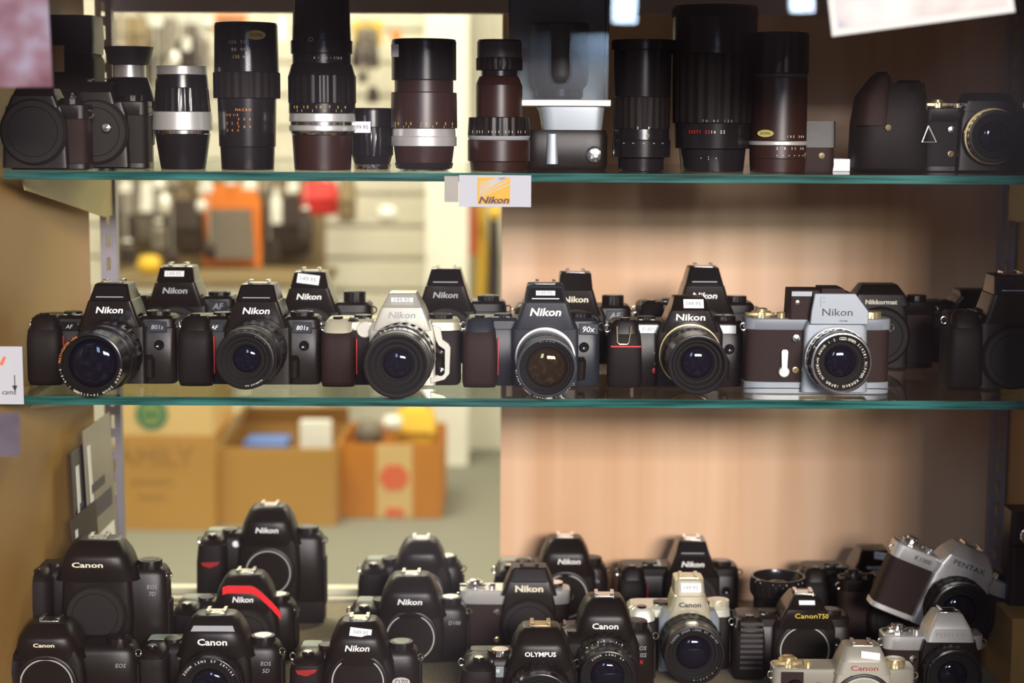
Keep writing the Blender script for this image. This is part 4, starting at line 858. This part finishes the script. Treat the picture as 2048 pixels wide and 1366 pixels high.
tag(MB(1.).box(a.x, c_.x, SH_Y0-.0018, SH_Y0-.0008, c_.z, a.z).build('grey_square', 'grey'), 'small plain grey square at the left of the logo card', 'tag')  # plain grey square beside the logo card
a = atp(-60, 692, SH_Y0-.01); c_ = atp(49, 808, SH_Y0-.01)
t = thing('price_card', 'white handwritten card with an arrow at the left edge, middle shelf', 'card', ((a.x+c_.x)/2, SH_Y0-.012, c_.z))
wd, ht = (c_.x-a.x)*1000, (a.z-c_.z)*1000
MB().box(-wd/2, wd/2, 0, 1, 0, ht).build('card', 'paper', t)
MB().text('cams', wd/2-13.5, -.3, 11, h=3.2, shear=.2).box(wd/2-8.3, wd/2-7.5, -.5, -.1, 15, 28).poly([(wd/2-10.5, 18), (wd/2-5.5, 18), (wd/2-7.9, 12)], -.5, -.1).build('handwriting', 'dark', t, smooth=False)
MB().poly([(wd/2-22, 38), (wd/2-17.6, 46), (wd/2-15.5, 45), (wd/2-19, 37)], -.5, -.1).build('pen_drawing', 'redprint', t)

def photo_mat(name, cols, scale):
    m = mat(name, cols[0], .4, var=0); n = m.node_tree; b = n.nodes['Principled BSDF']
    t = n.nodes.new('ShaderNodeTexCoord'); z = n.nodes.new('ShaderNodeTexNoise'); z.inputs['Scale'].default_value = scale; z.inputs['Detail'].default_value = 2
    r = n.nodes.new('ShaderNodeValToRGB'); e = r.color_ramp.elements
    e[0].position = .33; e[0].color = (*cols[0], 1); e[1].position = .68; e[1].color = (*cols[2], 1)
    q = e.new(.5); q.color = (*cols[1], 1)
    n.links.new(t.outputs['Object'], z.inputs['Vector']); n.links.new(z.outputs['Fac'], r.inputs['Fac']); n.links.new(r.outputs['Color'], b.inputs['Base Color'])
    return m
M['photo1'] = photo_mat('pale_photo_print', [(.10, .12, .24), (.36, .31, .29), (.46, .43, .40)], 22)
M['photo2'] = photo_mat('mauve_photo_print', [(.12, .04, .055), (.20, .11, .14), (.27, .25, .33)], 28)
M['photo3'] = photo_mat('violet_grey_print', [(.07, .05, .07), (.10, .08, .10), (.13, .11, .15)], 28)
def window_print(label, pts, Y, border, pm, mt='printborder'):
    P = [atp(x, y, Y) for x, y in pts]     # bl, br, tr, tl
    c = sum(P, Vector())/4; root = thing('photo_print', label, 'photo', (c.x, Y, c.z))
    o2 = [((q.x-c.x)*1000, (q.z-c.z)*1000) for q in P]
    MB().poly(o2, -.4, 0).build('print_border', mt, root)
    e1 = Vector(o2[1])-Vector(o2[0]); e2 = Vector(o2[3])-Vector(o2[0]); u = e1.normalized()*border; v = e2.normalized()*border
    i2 = [Vector(o2[0])+u+v, Vector(o2[1])-u+v, Vector(o2[2])-u-v, Vector(o2[3])+u-v]
    MB().poly([tuple(q) for q in i2], -.7, -.4).build('picture', pm, root)
WI = WY+.0009
window_print('white-bordered photo print taped askew at the top right of the window', [(1664, 73), (2030, 24), (2000, -190), (1640, -140)], WI, 5.5, M['photo1'])
window_print('mauve photo print hanging at the top left corner of the window', [(-160, 176), (106, 174), (92, -80), (-160, -80)], WI, .4, M['photo2'], M['photo2'])
window_print('small violet-grey print low on the left edge of the window', [(-90, 914), (40, 912), (40, 826), (-90, 826)], WI, 1.2, M['photo3'], M['photo3'])

# ------------------------------------------------------------------ the shop behind
def carton(label, px0, px1, pyt, pyb, Y, depth, mt, open_=0, flapmt=None, H=None):
    a = atp(px0, pyb, Y); c = atp(px1, pyt, Y); wd = (c.x-a.x)*1000; 
    t = thing('cardboard_box', label, 'box', ((a.x+c.x)/2, Y, a.z)); h = (c.z-a.z)*1000; d = depth*1000; w2 = wd/2
    if open_:
        MB().box(-w2, w2, 0, 5, 0, h).box(-w2, w2, d-5, d, 0, h).box(-w2, -w2+5, 5, d-5, 0, h).box(w2-5, w2, 5, d-5, 0, h).box(-w2+5, w2-5, 5, d-5, 0, 5).build('carton', mt, t, 2.)
    else: MB().box(-w2, w2, 0, d, 0, h).build('carton', mt, t, 3.)
    return t, w2, h, d
FZ = 0.0
YB = 5.1
def onfloor(py): # distance at which the floor shows at row py
    lo, hi = 2.2, 6.2
    for _ in range(40):
        m_ = (lo+hi)/2
        if zat(600, py, m_) < 0: hi = m_
        else: lo = m_
    return lo
y1 = onfloor(1062); y2 = onfloor(1052); y3 = onfloor(1036)
t, w2, h, d = carton('large tan carton with round green emblem on its pale upper side, far left', 236, 428, 872, 1062, y1, .40, 'cardboard')
MB().text('FAMILY', -w2*.30, -1, h*.80, h=55, bold=.0).text('paper goods', -w2*.3, -1, h*.52, h=22).text('recycled', -w2*.3, -1, h*.36, h=22).build('carton_print', 'cardink', t, smooth=False)
ztop = h/1000
t, w2, h, d = carton('pale carton with round green emblem stacked on the large tan one', 236, 424, 690, 871, y1+.002, .38, 'cardlight')
n_ = 40; pz = (zat(303, 828, y1)-atp(303, 871, y1).z)*1000; pxx = (atp(303, 828, y1).x - t.location.x)*1000
MB().poly([(pxx+47*math.cos(2*PI*i/n_), pz+47*math.sin(2*PI*i/n_)) for i in range(n_)], -2, 0).build('green_emblem', 'oxide', t)
MB().poly([(pxx+33*math.cos(2*PI*i/n_), pz+33*math.sin(2*PI*i/n_)) for i in range(n_)], -3, -2).build('emblem_centre', 'emblemfill', t)
MB().text('eco', pxx, -4, pz, wd=46, bold=.04).build('emblem_lettering', 'oxide', t, smooth=False)
t, w2, h, d = carton('open tan carton with white flap in the middle of the three boxes', 438, 672, 897, 1052, y2, .42, 'cardboard', 1)
MB().box(-w2, w2, 0, 4, 0, 70, Matrix.Translation((0, d, h)) @ Matrix.Rotation(.5, 4, 'X')).build('rear_flap', 'cardboard', t)
MB().box(-4, 0, 20, d-20, 0, 110, Matrix.Translation((-w2+4, 0, h)) @ Matrix.Rotation(.45, 4, 'Y')).build('side_flap', 'cardlight', t)
q = atp(600, 895, y2+.05); q2 = atp(662, 842, y2+.05)
tag(MB(1.).box(q.x, q2.x, y2+.05, y2+.08, q.z-.2, q2.z).build('white_packet', 'shopwhite', bevel=3), 'white packet sticking up from the middle open carton', 'packet')
q = atp(490, 895, y2+.2); q2 = atp(575, 880, y2+.2)
tag(MB(1.).box(q.x, q2.x, y2+.15, y2+.3, q.z-.1, q2.z-.0).build('blue_packet', 'shopblue', bevel=3), 'blue packet lying inside the middle open carton', 'packet')
t, w2, h, d = carton('orange-brown carton with red print, rightmost of the three boxes', 680, 884, 888, 1036, y3, .38, 'orangebox', 1)
MB().box(-w2*.28, w2*.42, -1.5, 0, 2, h-2).build('pale_strip', 'cardlight', t)
MB().poly([(10+46*math.cos(i*PI/8), h*.55+46*math.sin(i*PI/8)*(1 if i % 2 else .8)) for i in range(16)], -3, -1.5).poly([(-20, 6), (42, 6), (40, 30), (-12, 34)], -3, -1.5).build('red_print', 'redprint', t)
def blob(nm, label, cat, px, py, Y, wpx, hpx, mt, shape='bag', grp=None):
    s_ = Y/F*1000; w_ = wpx*s_/2; hh = hpx*s_; a = atp(px, py+hpx/2, Y)
    t = thing(nm, label, cat, (a.x, Y, a.z), grp)
    if shape == 'bag':
        MB().loft([(0, -w_*.85, w_*.85, -40, 40), (hh*.1, -w_, w_, -55, 50), (hh*.7, -w_*.95, w_*.95, -50, 50), (hh*.95, -w_*.8, w_*.8, -35, 45), (hh, -w_*.6, w_*.6, -20, 35)], 3.5, 28).build('bag_body', mt, t, ang=60)
        MB().loft([(hh*.5, -w_*.9, w_*.9, -62, -45), (hh*.97, -w_*.8, w_*.8, -45, 20)], 4, 24).build('flap', mt, t, ang=60)
        MB().tube([(-w_*.8, 0, hh*.8), (-w_*.5, 0, hh*1.15), (0, 0, hh*1.3), (w_*.5, 0, hh*1.15), (w_*.8, 0, hh*.8)], 6, 6).build('strap', 'shopdark', t)
    elif shape == 'pack':
        MB().box(-w_, w_, -2, 2, 0, hh).build('backing_card', mt, t, 1.)
        MB().loft([(hh*.1, -w_*.8, w_*.8, -40, -2), (hh*.7, -w_*.7, w_*.7, -36, -2)], 4, 24).build('blister', 'clearpack', t, ang=50)
        MB().box(-w_*.2, w_*.2, -3, 3, hh*.99, hh*1.04).build('hang_tab', 'shopwhite', t)
    elif shape == 'strap':
        MB().loft([(0, -w_, w_, -14, 14), (hh*.5, -w_*.8, w_*1.1, -14, 14), (hh, -w_*.6, w_*.7, -14, 14)], 3, 20).build('strap_loop', mt, t, ang=60)
    elif shape == 'ball':
        MB().lathe([(.1, 0), (w_*.7, hh*.08), (w_, hh*.5), (w_*.7, hh*.92), (.1, hh)], 28).build('round_body', mt, t, ang=70)
    elif shape == 'bottle':
        MB().lathe([(.1, 0), (w_, 0), (w_, hh*.7), (w_*.5, hh*.85), (w_*.5, hh), (.1, hh)], 24).build('bottle_body', mt, t, ang=40)
        MB().lathe([(.1, hh), (w_*.55, hh), (w_*.55, hh*1.1), (.1, hh*1.1)], 20).build('cap', 'shopwhite', t, ang=30)
    return t
YS = YW-.11
P_ = 'packaging'
items = [
 ('camera_bag', 'grey smoky package at far left of the slatwall, below the upper shelf', 'bag', 285, 425, 100, 120, 'shopgrey', 'bag'),
 ('camera_bag', 'dark bag between the grey package and the orange one', 'bag', 368, 455, 84, 110, 'shopdark', 'bag'),
 ('hanging_package', 'orange package with smoky blister hanging on the slatwall', 'package', 465, 450, 118, 165, 'shoporange', 'pack'),
 ('camera_bag', 'brown-black bag right of the orange package', 'bag', 572, 450, 105, 120, 'shopdark', 'bag'),
 ('camera_bag', 'bright red pouch hanging just below the upper shelf', 'bag', 641, 396, 78, 66, 'shopred', 'bag'),
 ('camera_bag', 'tan pouch hanging right of the bright red pouch', 'bag', 695, 400, 34, 84, 'shopkhaki', 'bag'),
 ('hanging_package', 'white slanted tool pack at the upper left of the slatwall', 'package', 292, 392, 26, 62, 'shopwhite', 'strap'),
 ('hanging_package', 'small white oval pack left of the orange package', 'package', 403, 412, 22, 26, 'shopwhite', 'ball'),
 ('hanging_package', 'white tall pack right of orange package', 'package', 553, 414, 22, 66, 'shopwhite', 'bottle'),
 ('hanging_package', 'pale blue pack alone on the bare slatwall', 'package', 775, 428, 44, 36, 'shopwhite', 'ball'),
 ('camera_bag', 'khaki bag on the slatwall seen above the middle lens tops at left', 'bag', 262, 70, 78, 70, 'shopkhaki', 'bag'),
 ('hanging_package', 'grey pack high on slatwall, left of the tall zoom lens', 'package', 330, 78, 50, 80, 'shopgrey', 'pack'),
 ('hanging_package', 'white pack high on slatwall beside the tall zoom lens', 'package', 385, 62, 44, 64, 'shopwhite', 'pack'),
 ('hanging_package', 'orange pack high on the slatwall over the tall zoom lens', 'package', 462, 48, 62, 40, 'shoporange', 'pack'),
 ('camera_bag', 'brown bag seen between the two left lens tops', 'bag', 385, 110, 60, 60, 'shopdark', 'bag'),
 ('camera_bag', 'grey bag behind the waisted lens tops', 'bag', 300, 140, 66, 60, 'shopgrey', 'bag'),
 ('hanging_package', 'yellow package right of the tallest lens', 'package', 735, 66, 58, 46, 'shopyellow', 'pack'),
 ('camera_bag', 'brown bag under the yellow package', 'bag', 730, 112, 56, 50, 'shopdark', 'bag'),
 ('hanging_package', 'round orange-red price burst on the cream wall', 'sign', 792, 72, 22, 22, 'shoporange', 'ball'),
]
for nm, lb, ct, px, py, wp, hp, mt, sh in items:
    off = {'bag': (.0, .16, .32)[items.index((nm, lb, ct, px, py, wp, hp, mt, sh)) % 3], 'pack': .10}.get(sh, .45)
    o = blob(nm, lb, ct, px, py, YS-off, wp, hp, mt, sh)
    top_ = hp*(YS-off)/F*1000; gap = (YW-(YS-off))*1000
    if off > .12: MB().tube([(0, 0, top_*.96), (0, 0, 2705-o.location.z*1000)], 1.5, 6).build('hanging_cord', 'steel', o)
    else: MB().tube([(0, -30, top_*.98), (0, gap-14, top_*.98)], 4, 8).build('hook', 'steel', o)
rr = random.Random(3)
kinds = [('shopwhite', 'small white pack among the crowded hanging goods on the far slatwall', 'small white packs on the slatwall'),
         ('shopdark', 'small dark pack among the crowded hanging goods on the far slatwall', 'small dark packs on the slatwall'),
         ('shopgrey', 'small grey pack among the crowded hanging goods on the far slatwall', 'small grey packs on the slatwall')]
spots = [(250, 372, 30, 26, 0), (318, 366, 34, 22, 0), (330, 408, 26, 50, 0), (262, 455, 30, 60, 1), (318, 470, 34, 60, 2), (348, 372, 28, 24, 2), (410, 372, 34, 30, 0), (500, 368, 36, 26, 0), (528, 384, 28, 40, 2), (585, 372, 30, 30, 0), (612, 450, 34, 70, 1), (420, 500, 30, 44, 1), (540, 500, 40, 50, 1), (255, 505, 40, 50, 1), (345, 515, 36, 40, 1),
         (222, 62, 26, 60, 2), (238, 110, 28, 40, 1), (350, 120, 24, 40, 0), (372, 88, 20, 30, 0), (408, 92, 24, 44, 2), (415, 48, 20, 22, 0), (310, 44, 34, 20, 0), (565, 60, 24, 60, 0), (725, 150, 30, 40, 2), (745, 190, 28, 36, 1)]
for i, (px, py, wp, hp, k_) in enumerate(spots):
    o = blob('hanging_package', kinds[k_][1], 'package', px, py, YS-.62-.13*(i % 7), wp*.87, hp*.87, kinds[k_][0], ('strap', 'bottle', 'ball')[i % 3], kinds[k_][2])
    top_ = hp*.87*(YS-.95)/F*1000
    MB().tube([(0, 0, top_*.9), (0, 0, 2705-o.location.z*1000)], 1.5, 6).build('hanging_cord', 'steel', o)
a = atp(218, 620, YW); c_ = atp(650, 340, YW)
t = thing('display_board', 'large khaki backing board behind the hanging bags on the slatwall', 'board', ((a.x+c_.x)/2, YW-.012, a.z))
wd = (c_.x-a.x)*500; MB().box(-wd, wd, 0, 11, 0, (c_.z-a.z)*1000).build('board', 'shopkhaki', t)
# orange and dark straps on the wall right of the column
Yc = 6.2
blob('hanging_strap', 'orange-yellow strap hanging right of the cream column', 'strap', 962, 500, Yc, 26, 190, 'shopyellow', 'strap')
blob('hanging_strap', 'dark brown strap hanging beside the laminate panel', 'strap', 986, 520, Yc-.03, 26, 180, 'shopdark', 'strap')
blob('hanging_strap', 'red-brown strap hanging close to the cream column', 'strap', 944, 455, Yc-.03, 20, 110, 'redprint', 'strap')
o = blob('hanging_package', 'small round yellow pack above the dark brown strap', 'package', 990, 425, Yc-.12, 28, 30, 'shopyellow', 'ball')
MB().tube([(0, 0, 46), (0, 0, 2705-o.location.z*1000)], 1.5, 6).build('hanging_cord', 'steel', o)
# low counter with khaki cover in front of slatwall
a = atp(226, 552, 5.75); c_ = atp(640, 552, 5.75)
t = thing('counter', 'low khaki-covered counter along the slatwall behind the cartons', 'counter', ((a.x+c_.x)/2, 5.75, 0))
wd = (c_.x-a.x)*500
MB().box(-wd, wd, 0, 420, 40, a.z*1000-30).build('cabinet', 'wallcream', t, 4.)
MB().box(-wd-15, wd+15, -20, 430, a.z*1000-30, a.z*1000).build('counter_top', 'shopkhaki', t, 4.)
blob('round_tin', 'round yellow tin on the khaki counter, above the first cameras', 'tin', 300, 561-0, 5.70+.12, 52, 40, 'shopyellow', 'ball').location.z = a.z
# things in the orange carton
blob('yellow_bag', 'yellow bag bulging from the orange-brown carton', 'bag', 832, 856, y3+.2, 88, 90, 'shopyellow', 'bag')
blob('grey_bundle', 'grey coiled bundle in the left of the orange-brown carton', 'bundle', 738, 868, y3+.2, 62, 62, 'shopgrey', 'ball')
blob('white_packet', 'white packet on top of the yellow bag in the carton', 'packet', 785, 846, y3+.09, 44, 34, 'shopwhite', 'ball')
